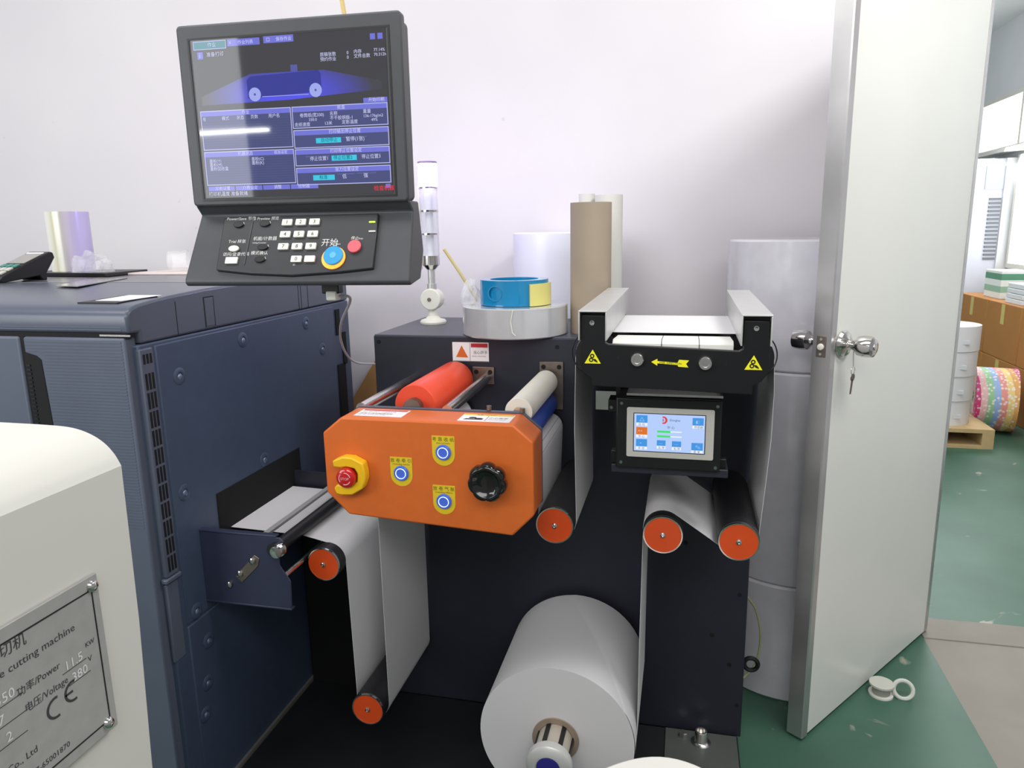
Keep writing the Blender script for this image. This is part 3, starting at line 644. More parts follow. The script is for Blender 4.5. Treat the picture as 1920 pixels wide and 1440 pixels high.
for a, b in ((-.853, 1.143), (-.335, 1.137), (.165, .72), (.168, .46), (.15, .245), (.175, .12), (.02, .60), (.10, .33)):
    mk('screw_hole', gprism(FP, circ(a, b, .006, 12), 0, .001), VOID, we, smooth=0)
# warning sticker
stk = mk('warning_sticker', grect(FP, -.632, -.527, 1.092, 1.146, 0, .0008), WHITEL, we, smooth=0)
mk('sticker_triangle', [gprism(FP, [(-.622, 1.104), (-.587, 1.103), (-.605, 1.137)], .0008, .0012)], ORINK, stk, smooth=0)
mk('sticker_red_band', [grect(FP, -.578, -.530, 1.132, 1.143, .0008, .0012)], REDINK, stk, smooth=0)
mk('sticker_lines', [grect(FP, -.5815, -.5805, 1.094, 1.144, .0008, .001), grect(FP, -.631, -.528, 1.0925, 1.0935, .0008, .001), gtext(FP, '当心挤手', -.572, 1.114, .0105, .001), gtext(FP, 'Beware of hand injury', -.575, 1.106, .0045, .001)], INK, stk, smooth=0)
# bearing plates on the front plate
for a0, a1, b0, b1 in ((-.574, -.512, 1.03, 1.078), (-.383, -.318, .965, 1.097)):
    bp_ = mk('bearing_plate', grect(FP, a0, a1, b0, b1, 0, .006), DULLSTEEL, we, bevel=.001)
    for sx in (a0 + .011, a1 - .011): mk('bolt_hole', gprism(FP, circ(sx, b1 - .014, .0065, 14), .006, .0068), VOID, bp_, smooth=0)
# orange-capped idler rollers
YR0 = 1.572
def idler(cx, cz, r=.0445, label=None):
    o = mk('idler_roller', [glathe((cx, YR0, cz), (0, 1, 0), [(0, 0), (r - .003, 0), (r, .003), (r, YP - YR0), (0, YP - YR0)], 48)], RUBBER, we, label=label)
    mk('cap_rim', [gpipe((cx, YR0 - .004, cz), (cx, YR0 + .001, cz), r - .001, r - .0035, 48)], CHROME, o)
    mk('end_cap', [gcyl((cx, YR0 - .003, cz), (cx, YR0 + .001, cz), r - .0035, 48)], DISC, o)
    mk('cap_screw', [glathe((cx, YR0 - .003, cz), (0, -1, 0), [(0, 0), (.0065, 0), (.006, .003), (.003, .0045), (.0028, .003), (0, .003)], 16)], CHROME, o)
    return o
RA, RB, RC, RD, RE = (-.874, .628), (-.778, .228), (-.279, .780), (-.034, .777), (.129, .774)
for p in (RA, RB, RC, RD, RE): idler(*p)
for ix, iz, ir in ((-.704, .920, .0298), (-.622, .945, .0448), (-.44, .86, .0298), (-.356, .919, .0378)): mk('inner_roller', [gcyl((ix, 1.579, iz), (ix, YP, iz), ir, 40)], RUBBER, we)
# laminating rollers between box and plate
mk('red_roller', [glathe((-.620, 1.60, 1.043), (0, 1, 0), [(0, 0), (.028, 0), (.028, .002), (.050, .002), (.052, .005), (.052, .318), (.05, .322), (0, .322)], 48)], REDROLL, we, label='bright red rubber roller')
mk('red_roller_shaft', [gcyl((-.620, 1.578, 1.043), (-.620, YP, 1.043), .022, 24)], DULLSTEEL, we)
mk('tie_rod', gcyl((-.745, 1.572, 1.040), (-.745, YP, 1.040), .0135, 24), STEEL, we)
mk('tie_rod', gcyl((-.530, 1.572, 1.042), (-.530, YP - .005, 1.050), .0135, 24), STEEL, we)
mk('white_roller', [glathe((-.362, 1.5785, 1.045), (0, 1, 0), [(0, 0), (.031, 0), (.032, .001), (.032, .337), (.030, .339), (0, .339)], 36)], mat('white_rubber', (216, 212, 200), .5, 0, .03), we)
mk('white_roller_shaft', [gcyl((-.362, 1.578, 1.045), (-.362, YP, 1.045), .012, 16)], STEEL, we)
mk('blue_roller', [glathe((-.360, 1.5785, .985), (0, 1, 0), [(0, 0), (.028, 0), (.0295, .002), (.0295, .337), (.028, .339), (0, .339)], 36)], BLUER, we)
mk('blue_roller_shaft', [gcyl((-.360, 1.578, .985), (-.360, YP, .985), .012, 16)], STEEL, we)
# orange control box
PX = [(-.797, .862), (-.797, 1.005), (-.750, 1.043), (-.350, 1.043), (-.307, 1.006), (-.307, .840), (-.356, .789), (-.745, .811)]
YB = 1.472
BF = FY(YB)
mk('control_box_back', gprism(BF, [(a * 1.0, b + (.004 if b > .9 else -.004)) for a, b in PX], -.106, -.098), mat('grey_navy_edge', (84, 88, 104), .4, .2, .03), we, bevel=.002)
cb = mk('control_box', gprism(BF, PX, -.098, 0), ORANGE, we, bevel=.0045, seg=3)
def shield(a0, a1, b0, b1):
    r = (a1 - a0) / 2; cx = (a0 + a1) / 2
    return [(a0, b1), (a0, b0 + r)] + [(cx + r * math.cos(math.radians(180 + i * 15)), b0 + r + r * math.sin(math.radians(180 + i * 15))) for i in range(1, 12)] + [(a1, b0 + r), (a1, b1)]
BTN = mat('push_button_blue', (70, 100, 190), .3, 0, 0, emit=.25, ecol=(60, 90, 210))
RING = mat('lit_button_ring', (230, 240, 255), .4, 0, 0, emit=1.3, ecol=(190, 222, 255))
for cx, cz, t1, t2 in ((-.5085, .974, '考 靠 收 纸', 'Anti-roll brake'), (-.6095, .920, '放 卷 牵 引', 'Unwinding traction'), (-.511, .860, '放 卷 气 胀', 'Unwinding inflation')):
    lb = mk('button_label', gprism(BF, shield(cx - .026, cx + .026, cz - .031, cz + .037), 0, .0008), YLAB, cb, smooth=0, label='yellow shield-shaped button label')
    mk('button_label_lettering', [gtext(BF, t1, cx, cz + .0255, .0105, .001, 'CENTER'), gtext(BF, t2, cx, cz + .019, .0053, .001, 'CENTER')], DINK, cb, smooth=0)
    mk('push_button', [glathe((cx, YB, cz), (0, -1, 0), [(0, 0), (.0175, 0), (.0175, .004), (.016, .006), (.0148, .0062), (.0148, .0055), (0, .0055)], 32)], BTN, cb)
    mk('button_light_ring', [gpipe((cx, YB - .0068, cz), (cx, YB - .0055, cz), .0122, .0110, 36)], RING, cb, label='glowing white-blue ring')
# emergency stop with yellow guard
ex, ez = -.727, .911
gp = [(-.038, .036), (-.030, .040), (-.012, .047), (.010, .046), (.036, .034), (.040, .012), (.040, -.004), (.032, -.026), (.006, -.042), (-.022, -.044), (-.034, -.041), (-.038, -.028), (-.030, -.019), (-.012, -.022), (.008, -.019), (.020, -.009), (.022, .010), (.015, .021), (-.004, .024), (-.020, .021), (-.036, .022)]
mk('stop_guard', gprism(BF, [(ex + a, ez + b) for a, b in gp], 0, .026), YELLOW, cb, bevel=.003, label='yellow guard collar')
mk('stop_guard_base', gprism(BF, [(ex + a, ez + b) for a, b in circ(0, 0, .032, 28)], 0, .004), YELLOW, cb)
mk('stop_button', [glathe((ex - .004, YB - .004, ez), (0, -1, 0), [(0, 0), (.012, 0), (.012, .010), (.0215, .014), (.0235, .021), (.022, .030), (.017, .0335), (0, .0335)], 32)], mat('stop_red', (196, 24, 30), .15, 0, .03, coat=.6), cb, label='glossy red emergency stop button')
EF = FY(YB - .0378); arr = []
for s in range(3):
    p = []
    for i in range(9):
        t = math.radians(s * 120 + 15 + i * 10); p.append((ex - .004 + .0145 * math.cos(t), ez + .0145 * math.sin(t)))
    for i in range(8, -1, -1):
        t = math.radians(s * 120 + 15 + i * 10); p.append((ex - .004 + .0128 * math.cos(t), ez + .0128 * math.sin(t)))
    arr.append(gprism(EF, p, 0, .0004))
arr.append(gtext(EF, 'STOP', ex - .004, ez - .003, .0085, .0004, 'CENTER'))
mk('stop_button_print', arr, mat('pale_red_print', (236, 190, 190), .5, 0, 0), cb, smooth=0)
# lobed black hand knob
kx, kz = -.4005, .9235
lobr = lambda t: .0385 + .0055 * abs(math.sin(3.5 * t)) ** .6
lob = [(kx + lobr(t) * math.cos(t + .2), kz + lobr(t) * math.sin(t + .2)) for t in [2 * PI * i / 112 for i in range(112)]]
lob2 = [(kx + (a - kx) * .78, kz + (b - kz) * .78) for a, b in lob]
def gloft(fr, rings):
    n = len(rings[0][0]); vs = []
    for poly, c in rings: vs += [fr.p(a, b, c) for a, b in poly]
    fs = [list(range(n))[::-1], list(range((len(rings) - 1) * n, len(rings) * n))]
    for k in range(len(rings) - 1):
        for i in range(n): fs.append((k * n + i, k * n + (i + 1) % n, (k + 1) * n + (i + 1) % n, (k + 1) * n + i))
    return vs, fs
sc_ = lambda s: [(kx + (a - kx) * s, kz + (b - kz) * s) for a, b in lob]
def sb_(s, k):
    return [(kx + (a - kx) * s * (1 - k) + k * s * .041 * (a - kx) / math.hypot(a - kx, b - kz), kz + (b - kz) * s * (1 - k) + k * s * .041 * (b - kz) / math.hypot(a - kx, b - kz)) for a, b in lob]
mk('hand_knob', [gloft(BF, [(sb_(.92, .2), .022), (sb_(1, 0), .027), (sb_(1, 0), .038), (sb_(.96, .25), .045), (sb_(.88, .6), .0495), (sb_(.80, 1), .0505), (sb_(.72, 1), .0495), (sb_(.62, 1), .044), (sb_(.3, 1), .042)])], mat('glossy_black_bakelite', (16, 15, 16), .12, 0, 0, coat=.5), cb, smooth=50)
mk('hand_knob_boss', [gcyl((kx, YB, kz), (kx, YB - .023, kz), .016, 24)], BLACK, cb)
# stickers lying on top of the box
TB = Fr((0, 0, 1.043), (1, 0, 0), (0, 1, 0))
s1 = mk('top_sticker', gprism(TB, [(-.728, 1.492), (-.612, 1.492), (-.612, 1.552), (-.728, 1.552)], .0002, .0008), WHITEL, cb, smooth=0)
mk('top_sticker_print', [gprism(TB, [(-.724, 1.540), (-.616, 1.540), (-.616, 1.549), (-.724, 1.549)], .0008, .001), gtext(TB, 'NO ENTRY  OPERATE', -.722, 1.527, .0085, .001)], REDINK, cb, smooth=0)
mk('top_sticker_lettering', [gtext(TB, '运转中请勿触摸滚轮', -.722, 1.512, .009, .001), gtext(TB, 'Do not touch the roller', -.722, 1.502, .007, .001)], INK, cb, smooth=0)
s2 = mk('top_sticker', gprism(TB, [(-.480, 1.486), (-.362, 1.486), (-.362, 1.548), (-.480, 1.548)], .0002, .0008), WHITEL, cb, smooth=0)
mk('top_sticker_band', [gprism(TB, [(-.478, 1.535), (-.364, 1.535), (-.364, 1.546), (-.478, 1.546)], .0008, .001)], YLAB, cb, smooth=0)
mk('top_sticker_lettering', [gtext(TB, '注意 Caution', -.45, 1.5375, .0085, .0012), gprism(TB, circ(-.452, 1.515, .009, 14, .7), .0008, .001), gprism(TB, circ(-.436, 1.508, .010, 14, .6), .0008, .001), gprism(TB, [(-.47, 1.498), (-.425, 1.500), (-.43, 1.505), (-.465, 1.508)], .0008, .001), gtext(TB, '小心夹手', -.415, 1.512, .011, .001), gtext(TB, 'Mind your hands', -.415, 1.502, .006, .001), gprism(TB, [(-.4195, 1.49), (-.4185, 1.49), (-.4185, 1.533), (-.4195, 1.533)], .0008, .001)], INK, cb, smooth=0)
mk('box_screw', gcyl((-.43, 1.573, 1.048), (-.43, 1.573, 1.058), .006, 12), DULLSTEEL, cb); mk('box_screw', gcyl((-.352, 1.573, 1.045), (-.352, 1.573, 1.055), .006, 12), DULLSTEEL, cb)
# unwind air shaft
UX, UZ = -.276, .235
sh = mk('air_shaft', [gcyl((UX, 1.475, UZ), (UX, YP, UZ), .0425, 36)], mat('shaft_aluminium', (196, 188, 174), .38, .4, .06), we)
for i in range(7):
    t = 2 * PI * (i + .15) / 7
    u = V3((math.cos(t), 0, math.sin(t))); v = V3((-u.z, 0, u.x)); c = V3((UX, 0, UZ)) + u * .0425
    fr_ = Fr(c, v, (0, 1, 0))
    mk('shaft_key', grect(fr_, -.0055, .0055, 1.485, 1.80, -.003, .0012), BLACK, sh, smooth=0)
mk('shaft_end', [glathe((UX, 1.476, UZ), (0, -1, 0), [(.0425, 0), (.052, .002), (.054, .008), (.053, .024), (.046, .030), (.030, .032), (.030, .030), (0, .030)], 40)], mat('silver_hub', (206, 206, 204), .35, .3, .03), sh)
mk('shaft_badge', [glathe((UX, 1.446, UZ), (0, -1, 0), [(0, 0), (.028, 0), (.027, .002), (0, .0022)], 32)], mat('blue_badge', (52, 46, 140), .35, 0, .05), sh)
# levelling foot on the base plate
lf = mk('levelling_foot', [glathe((.079, 1.885, .0222), (0, 0, 1), [(0, 0), (.028, 0), (.028, .006), (.019, .009), (.017, .012), (.017, .040), (.0155, .042), (.0115, .042), (.0115, .030), (0, .030)], 28)], STEEL, we)
mk('foot_bolt', [gcyl((.03, 1.90, .0222), (.03, 1.90, .042), .011, 6)], STEEL, we)
mk('floor_bracket', [gbox(-.02, .178, 1.70, 1.93, .022, .028)], mat('grey_green_bracket', (84, 88, 84), .5, .2, .1), we, bevel=.002)

# paper roll on the shaft
pr_ = thing('paper_roll', 'large white paper roll on the unwind shaft at the lower centre', 'paper roll', (UX, 1.74, UZ - .19))
mk('paper', gpipe((UX, 1.55, UZ), (UX, 1.915, UZ), .190, .0575, 96), PAPER, pr_, smooth=30)
mk('core', gpipe((UX, 1.546, UZ), (UX, 1.918, UZ), .0575, .0435, 48), mat('grey_brown_core', (150, 134, 118), .7, 0, .05), pr_)
flap = []; NA, NY = 16, 10
for k in range(NY + 1):
    yy = 1.551 + (1.914 - 1.551) * k / NY; a1 = 30 + 68 * (k / NY) ** .8
    for i in range(NA + 1):
        t = math.radians(-8 + (a1 + 8) * i / NA); rr = .1917 if i < NA else .1903
        flap.append((UX + rr * math.cos(t), yy, UZ + rr * math.sin(t)))
mk('loose_outer_sheet', (flap, [(k * (NA + 1) + i, k * (NA + 1) + i + 1, (k + 1) * (NA + 1) + i + 1, (k + 1) * (NA + 1) + i) for k in range(NY) for i in range(NA)]), PAPER, pr_)
# paper web threaded over the rollers
r = .0447
path = [(UX + .1925, UZ), (-.0822, .50)]
path += arc(*RD, r, 180, 56.1)
path += arc(*RE, r, 236.1, 360)
path += [(.180, .86), (.1885, 1.0), (.189, 1.10)]
path += arc(.135, 1.177, .0503, 0, 90)
path += arc(-.185, 1.177, .0503, 90, 180)
path += [(-.2375, 1.08), (-.2385, 1.0), (-.236, .88)]
path += arc(*RC, r, 0, -180)
path += arc(-.356, .919, .0380, 0, 180)
path += arc(-.44, .86, .0300, 0, -140)
path += arc(-.622, .945, .0450, -20, 98)
path += arc(-.704, .920, .0300, 98, 180)
path += arc(*RB, r, 0, -180)
path += arc(*RA, r, 0, 96)
path += [(-.947, .6865), (-1.05, .690), (-1.158, .693)]
mk('paper_web', gsheet(path, 1.605, 1.925, .0008), PAPER, label='long white paper web threaded over the rollers of the feeding machine', cat='paper web', smooth=25)

# ------------------------------------------------------------------ web guide unit
gu = thing('web_guide_frame', 'black web guide frame with two aluminium beams above the touch screen', 'web guide', (-.02, 1.75, 1.13))
GF = FY(1.46)
gp2 = [(-.203, 1.281), (-.155, 1.280), (-.155, 1.226), (-.148, 1.222), (.103, 1.213), (.110, 1.217), (.110, 1.273), (.157, 1.272), (.160, 1.185), (.157, 1.168), (.148, 1.155), (.137, 1.148), (.131, 1.146), (.131, 1.128), (-.181, 1.136), (-.181, 1.152), (-.190, 1.156), (-.200, 1.166), (-.206, 1.182)]
gpl = mk('front_plate', gprism(GF, gp2, -.014, 0), BLACKM, gu, bevel=.0015)
mk('rear_plate', gprism(GF, [(a, b) for a, b in gp2], -.500, -.488), BLACKM, gu, bevel=.0015)
mk('mount_block', gbox(-.16, .11, 1.93, 2.0, 1.10, 1.14), BLACKM, gu)
for x0, x1, zt in ((-.208, -.151, 1.290), (.105, .162, 1.2845)):
    t = .003
    mk('aluminium_beam', [gbox(x0, x1, 1.452, 2.03, zt - t, zt), gbox(x0, x0 + t, 1.452, 2.03, zt - .060, zt - t), gbox(x1 - t, x1, 1.452, 2.03, zt - .060, zt - t)], ALU, gu, bevel=.0008)
    mk('beam_core', gbox(x0 + .0035, x1 - .0035, 1.475, 2.02, zt - .055, zt - .0035), BLACKM, gu)
for a, b in ((-.181, 1.265), (.133, 1.258)): mk('beam_screw', glathe((a, 1.4605, b), (0, -1, 0), [(0, 0), (.0055, 0), (.005, .003), (.002, .003), (0, .002)], 14), CHROME, gu)
for a, b in ((-.090, 1.193), (.041, 1.189)):
    bo = mk('steel_bolt', glathe((a, 1.4605, b), (0, -1, 0), [(0, 0), (.0135, 0), (.0135, .010), (.0118, .0125), (.0075, .0125), (.007, .008), (0, .008)], 28), STEEL, gpl)
for a, b in ((-.128, 1.194), (.079, 1.188)): mk('tapped_hole', gprism(GF, circ(a, b, .0045, 14), 0, .0006), VOID, gpl, smooth=0)
for ax_, az_ in ((-.1795, 1.1825), (.131, 1.1775)):
    tri = [(ax_ - .0165, az_), (ax_ + .0165, az_), (ax_, az_ + .0285)]
    tt = mk('warning_triangle', gprism(GF, tri, 0, .0006), YWARN, gpl, smooth=0, label='yellow pinch-point warning triangle')
    mk('pinch_symbol', [gpipe(GF.p(ax_ - .001, az_ + .0155, .0006), GF.p(ax_ - .001, az_ + .0155, .0012), .0045, .0022, 18), gpipe(GF.p(ax_ - .003, az_ + .0075, .0006), GF.p(ax_ - .003, az_ + .0075, .0012), .0045, .0022, 18), gprism(GF, [(ax_ + .001, az_ + .010), (ax_ + .006, az_ + .009), (ax_ + .0095, az_ + .005), (ax_ + .010, az_ + .002), (ax_ + .003, az_ + .005)], .0006, .0012)], INK, gpl, smooth=0)
mk('direction_arrow', gprism(GF, [(-.063, 1.1885), (-.051, 1.195), (-.051, 1.1905), (-.012, 1.188), (-.009, 1.194), (.010, 1.193), (.0045, 1.186), (.009, 1.179), (-.010, 1.180), (-.012, 1.1835), (-.051, 1.186), (-.051, 1.181)], 0, .0006), YWARN, gpl, smooth=0, label='yellow web direction arrow')
mk('arrow_lettering', [gtext(Fr((0, 1.46, 0), (1, 0, -.05), (.05, 0, 1)), 'WEB  DIRECTION', -.107, 1.1825, .0055, .0008)], INK, gpl, smooth=0)
for cx, cz in ((.135, 1.177), (-.185, 1.177)):
    ro = mk('guide_roller', [gcyl((cx, 1.60, cz), (cx, 1.948, cz), .0497, 40)], RUBBER, gu)
    fx = cx + (.010 if cx < 0 else -.008); sg = -1 if cx < 0 else 1
    mk('wire_ring', [gtube([(fx + sg * .047 * math.cos(t_ * PI / 36), 1.468, cz + .027 + .047 * math.sin(t_ * PI / 36)) for t_ in range(-17, 14)], .0014, 6)], BLACKM, gu)
    mk('roller_shaft', [gcyl((cx, 1.474, cz), (cx, 1.95, cz), .012, 16)], STEEL, gu)
tray = mk('paper_tray', [gprism(Fr((0, 0, 0), (0, 1, 0), (0, 0, 1)), [(1.478, 1.205), (1.478, 1.2225), (1.49, 1.2285), (1.60, 1.2215), (1.60, 1.205)], -.142, .094)], PAPERC, gu, bevel=.001)
mk('tray_seam', [gprism(Fr((0, 0, 0), (0, 1, 0), (0, 0, 1)), [(1.4768, 1.2055), (1.4768, 1.2229), (1.4895, 1.2291), (1.595, 1.2225), (1.595, 1.21)], a, a + .0012) for a in (-.045, .028)], INK, gu, smooth=0)

# touch screen controller under the guide
tc_ = thing('touch_screen_controller', 'small touch screen controller in a black case below the web guide', 'touch screen', (-.03, 1.62, .93))
LF = Fr((-.027, 1.545, 1.02), (1, 0, 0), (0, 0, 1))
mk('case', [grect(LF, -.112, .108, -.082, .074, -.09, 0)], BLACK, tc_, bevel=.003)
mk('lower_bracket', [grect(LF, -.122, .126, -.098, -.080, -.08, -.012)], NAVYP, tc_, bevel=.0015)
mk('bracket_clip', [grect(LF, .105, .122, -.080, -.058, -.04, -.02)], BLACKM, tc_, bevel=.002); mk('bracket_clip', [grect(LF, -.124, -.108, -.080, -.05, -.04, -.02)], BLACKM, tc_, bevel=.002)
mk('rear_arm', [gbox(-.15, -.02, 1.63, YP, .96, 1.06)], BLACKM, tc_)
mk('side_bracket', [grect(LF, -.130, -.110, .04, .066, -.06, -.01), grect(LF, -.118, -.108, .04, .13, -.10, -.06)], BLACKM, tc_, bevel=.001)
mk('top_strip', [gbox(-.118, .083, 1.56, 1.66, 1.096, 1.101)], STEEL, tc_)
mk('steel_lug', [gbox(-.2, -.14, 1.69, 1.70, 1.03, 1.075)], STEEL, tc_)
bz = mk('bezel', [gprism(LF, rrect(-.0885, .0935, -.0555, .0545, .004), 0, .004)], GREYBEZ, tc_, bevel=.001)
for a, b in ((-.10, .062), (.099, .062), (-.10, -.070), (.099, -.072), (-.122, .052)): mk('case_screw', glathe(LF.p(a, b, 0 if b < .06 and a > -.11 else 0), (0, -1, 0), [(0, 0), (.004, 0), (.0035, .002), (0, .002)], 12), CHROME, tc_)
LW, LH = .147, .0825
class LcdF(Fr):
    def p(s, a, b, c=0): return LF.p(-.0725 + a * LW, .0415 - b * LH, .0042 + c)
L2 = LcdF((0, 0, 0))
def lq(x0, x1, y0, y1, c=.0004): return gflat(L2, [(x0, y0), (x0, y1), (x1, y1), (x1, y0)], c)
ls = mk('display', [gprism(L2, [(0, 0), (0, 1), (1, 1), (1, 0)], -.0004, .0001)], em('lcd_pale_blue', (182, 206, 252), 1), tc_, smooth=0)
mk('display_border', [lq(-.012, 1.012, -.02, 0, .0002), lq(-.012, 1.012, 1, 1.02, .0002), lq(-.012, 0, 0, 1, .0002), lq(1, 1.012, 0, 1, .0002)], INK, ls, smooth=0)
icons = [(.03, .19, .04, .24), (.03, .19, .68, .88), (.33, .455, .69, .84), (.545, .675, .70, .855), (.825, .98, .06, .26), (.82, .98, .72, .92)]
for i in icons: mk('icon', lq(*i), em('lcd_blue', (72, 150, 226), 1), ls, smooth=0)
mk('orange_icon', [lq(.03, .19, .36, .56)], em('lcd_orange', (224, 116, 40), 1), ls, smooth=0)
mk('white_tabs', [lq(.03, .19, .24, .32), lq(.03, .19, .56, .64), lq(.03, .19, .88, .96), lq(.33, .455, .84, .92), lq(.545, .675, .855, .935), lq(.825, .98, .26, .34), lq(.82, .98, .92, .99), lq(.52, .68, .44, .47), lq(.52, .68, .57, .60)], em('lcd_white', (238, 244, 255), 1), ls, smooth=0)
mk('green_bars', [lq(.33, .52, .43, .485, .0006), lq(.33, .52, .555, .61, .0006)], em('lcd_green', (70, 226, 110), 1), ls, smooth=0)
LT = Fr(LF.p(-.0725, .0415, .0042))
def ltx(s, a, b, size): return gtext(LT, s, a * LW, -b * LH, size, .0008)
mk('logo', [gprism(LcdF((0, 0, 0)), [(.402, .05), (.440, .055), (.468, .10), (.475, .15), (.468, .20), (.440, .245), (.402, .25), (.402, .215), (.432, .205), (.446, .15), (.432, .095), (.402, .085)], .0006, .0008), lq(.405, .418, .11, .19, .0006), lq(.424, .430, .13, .17, .0006)], em('lcd_red', (220, 70, 70), 1), ls, smooth=0)
mk('display_lettering', [ltx('自 动', .06, .31, .006), ltx('中 心', .06, .63, .006), ltx('手 动', .06, .95, .006), ltx('左 移', .35, .91, .006), ltx('右 移', .57, .925, .006), ltx('传感器', .85, .33, .006), ltx('菜 单', .85, .985, .006), ltx('中 心', .47, .37, .007), ltx('Donghai', .505, .17, .0065)], em('lcd_ink', (40, 60, 110), .8), ls, smooth=0)
mk('icon_marks', [ltx('△', .07, .2, .012), ltx('▸◂', .06, .5, .011), ltx('◂', .08, .83, .011), ltx('—', .36, .80, .008), ltx('—', .58, .81, .008), ltx('✎', .87, .87, .012), ltx('◧', .87, .21, .011)], em('lcd_icon_white', (150, 200, 250), 1), ls, smooth=0)

# ------------------------------------------------------------------ signal tower
ZB = 1.1632
tx, ty = -.781, 2.21
tw = thing('signal_tower', 'clear signal tower with its top lamp lit violet white', 'signal light', (tx, ty, ZB))
mk('base', [glathe((tx, ty, ZB), (0, 0, 1), [(0, 0), (.041, 0), (.042, .006), (.038, .012), (.024, .016), (.016, .024), (.014, .055), (0, .055)], 36)], WHITE, tw)
mk('swivel_joint', [gcyl((tx, ty - .022, ZB + .077), (tx, ty + .022, ZB + .077), .0335, 32)], WHITE, tw, bevel=.003)
mk('joint_screw', [gcyl((tx - .003, ty - .0245, ZB + .077), (tx - .003, ty - .021, ZB + .077), .006, 16)], DULLSTEEL, tw)
mk('pole', [gcyl((tx, ty, ZB + .100), (tx, ty, ZB + .178), .0115, 20), gcyl((tx, ty, ZB + .098), (tx, ty, ZB + .125), .015, 20)], [ALU], tw)
mk('lamp_socket', [glathe((tx, ty, ZB + .170), (0, 0, 1), [(0, 0), (.014, 0), (.023, .010), (.0275, .014), (.0275, .042), (0, .042)], 32)], CHROME, tw)
LENS = mat('clear_lens', (236, 238, 246), .06, 0, 0, trans=.85, ior=1.12, alpha=.45)
z = ZB + .212
for i in range(3):
    mk('lens_segment', [gpipe((tx, ty, z), (tx, ty, z + .064), .0285, .0255, 32)], LENS, tw)
    mk('lens_core', [gcyl((tx, ty, z), (tx, ty, z + .064), .012, 20)], mat('lens_core_white', (232, 234, 240), .4, 0, 0), tw)
    mk('lens_band', [gpipe((tx, ty, z + .064), (tx, ty, z + .069), .0292, .020, 32)], CHROME, tw)
    z += .0695
mk('lit_lamp', [gcyl((tx, ty, z), (tx, ty, z + .068), .0295, 32)], mat('lit_violet_lens', (240, 235, 255), .3, 0, 0, emit=42, ecol=(196, 172, 255)), tw, label='glowing violet white top lamp')
mk('lamp_cap', [gcyl((tx, ty, z + .068), (tx, ty, z + .074), .0295, 32)], mat('violet_grey_cap', (150, 130, 170), .4, 0, 0), tw)
mk('conduit', [gtube([(tx - .029, ty - .012, ZB + .17), (tx - .029, ty - .012, z)], .0045, 8)], WHITE, tw)
# ------------------------------------------------------------------ things on the machine top
cx, cy = -.470, 2.025
jr = thing('jumbo_tape_roll', 'wide silvery white tape roll lying flat under the blue tape', 'tape roll', (cx, cy, ZB))
mk('tape', [glathe((cx, cy, ZB), (0, 0, 1), [(.04, 0), (.146, 0), (.149, .003), (.149, .079), (.146, .082), (.04, .082), (.04, 0)], 64)], mat('silvery_film', (196, 198, 200), .2, .3, .06, 9, .1, coat=.8), jr)
mk('tape_tail', gtube([(cx + .028, cy - .1475, ZB + .08), (cx + .022, cy - .149, ZB + .05), (cx + .026, cy - .149, ZB + .02), (cx + .034, cy - .148, ZB + .012)], .0012, 6), WHITE, jr)
zt = ZB + .0825
bt = thing('blue_tape_roll', 'glossy blue tape roll with a yellow end on the silvery roll', 'tape roll', (-.470, 2.02, zt))
bx_, by_ = -.470, 2.02
BLT = mat('blue_tape', (22, 128, 178), .18, 0, .05, 10, coat=.5)
mk('tape', [gpipe((bx_, by_, zt + .001), (bx_, by_, zt + .070), .096, .068, 64)], BLT, bt)
yel = []
n = 16
pts = [(bx_ + .0965 * math.cos(math.radians(-52 + i * 4.2)), by_ + .0965 * math.sin(math.radians(-52 + i * 4.2))) for i in range(n)]
ptsb = [(bx_ + .1035 * math.cos(math.radians(-52 + i * 4.2)), by_ + .1035 * math.sin(math.radians(-52 + i * 4.2))) for i in range(n)]
mk('yellow_liner', gprism(Fr((0, 0, 0), (1, 0, 0), (0, 1, 0)), pts + ptsb[::-1], zt + .001, zt + .060), mat('pale_yellow_tape', (222, 214, 130), .4, 0, .04), bt)
mk('round_emboss', [gpipe(V3((bx_ - .032, by_ - .087, zt + .036)), V3((bx_ - .033, by_ - .0925, zt + .036)), .021, .018, 32)], BLT, bt)
crumple('plastic_wrapper', (-.597, 2.02, zt + .001), .026, .030, .060, 'torn clear plastic wrapper at the left end of the blue tape', 'plastic wrapper', CLEAR, 5, .3)
mk('wooden_stick', gtube([(-.571, 2.176, ZB + .005), (-.626, 2.14, ZB + .10), (-.66, 2.12, ZB + .165), (-.700, 2.10, ZB + .235)], .0048, 8), mat('pale_wood_stick', (212, 196, 140), .6, 0, .08), label='thin pale yellow stick leaning behind the blue tape', cat='stick')
mk('cardboard_core_tube', [gpipe((-.260, 2.06, ZB), (-.260, 2.06, ZB + .356), .0565, .050, 48)], CORE, label='brown cardboard core tube standing beside the blue tape', cat='core tube')
mk('white_core_tube', [gpipe((-.229, 2.23, ZB), (-.229, 2.23, ZB + .382), .041, .034, 40)], PAPERC, label='cream white paper tube standing behind the brown core, the right one', cat='core tube', group='white tubes behind the brown core')
mk('white_core_tube', [gpipe((-.298, 2.26, ZB), (-.298, 2.26, ZB + .388), .024, .018, 32)], PAPERC, label='slim white paper tube standing behind the brown core, the left one', cat='core tube', group='white tubes behind the brown core')

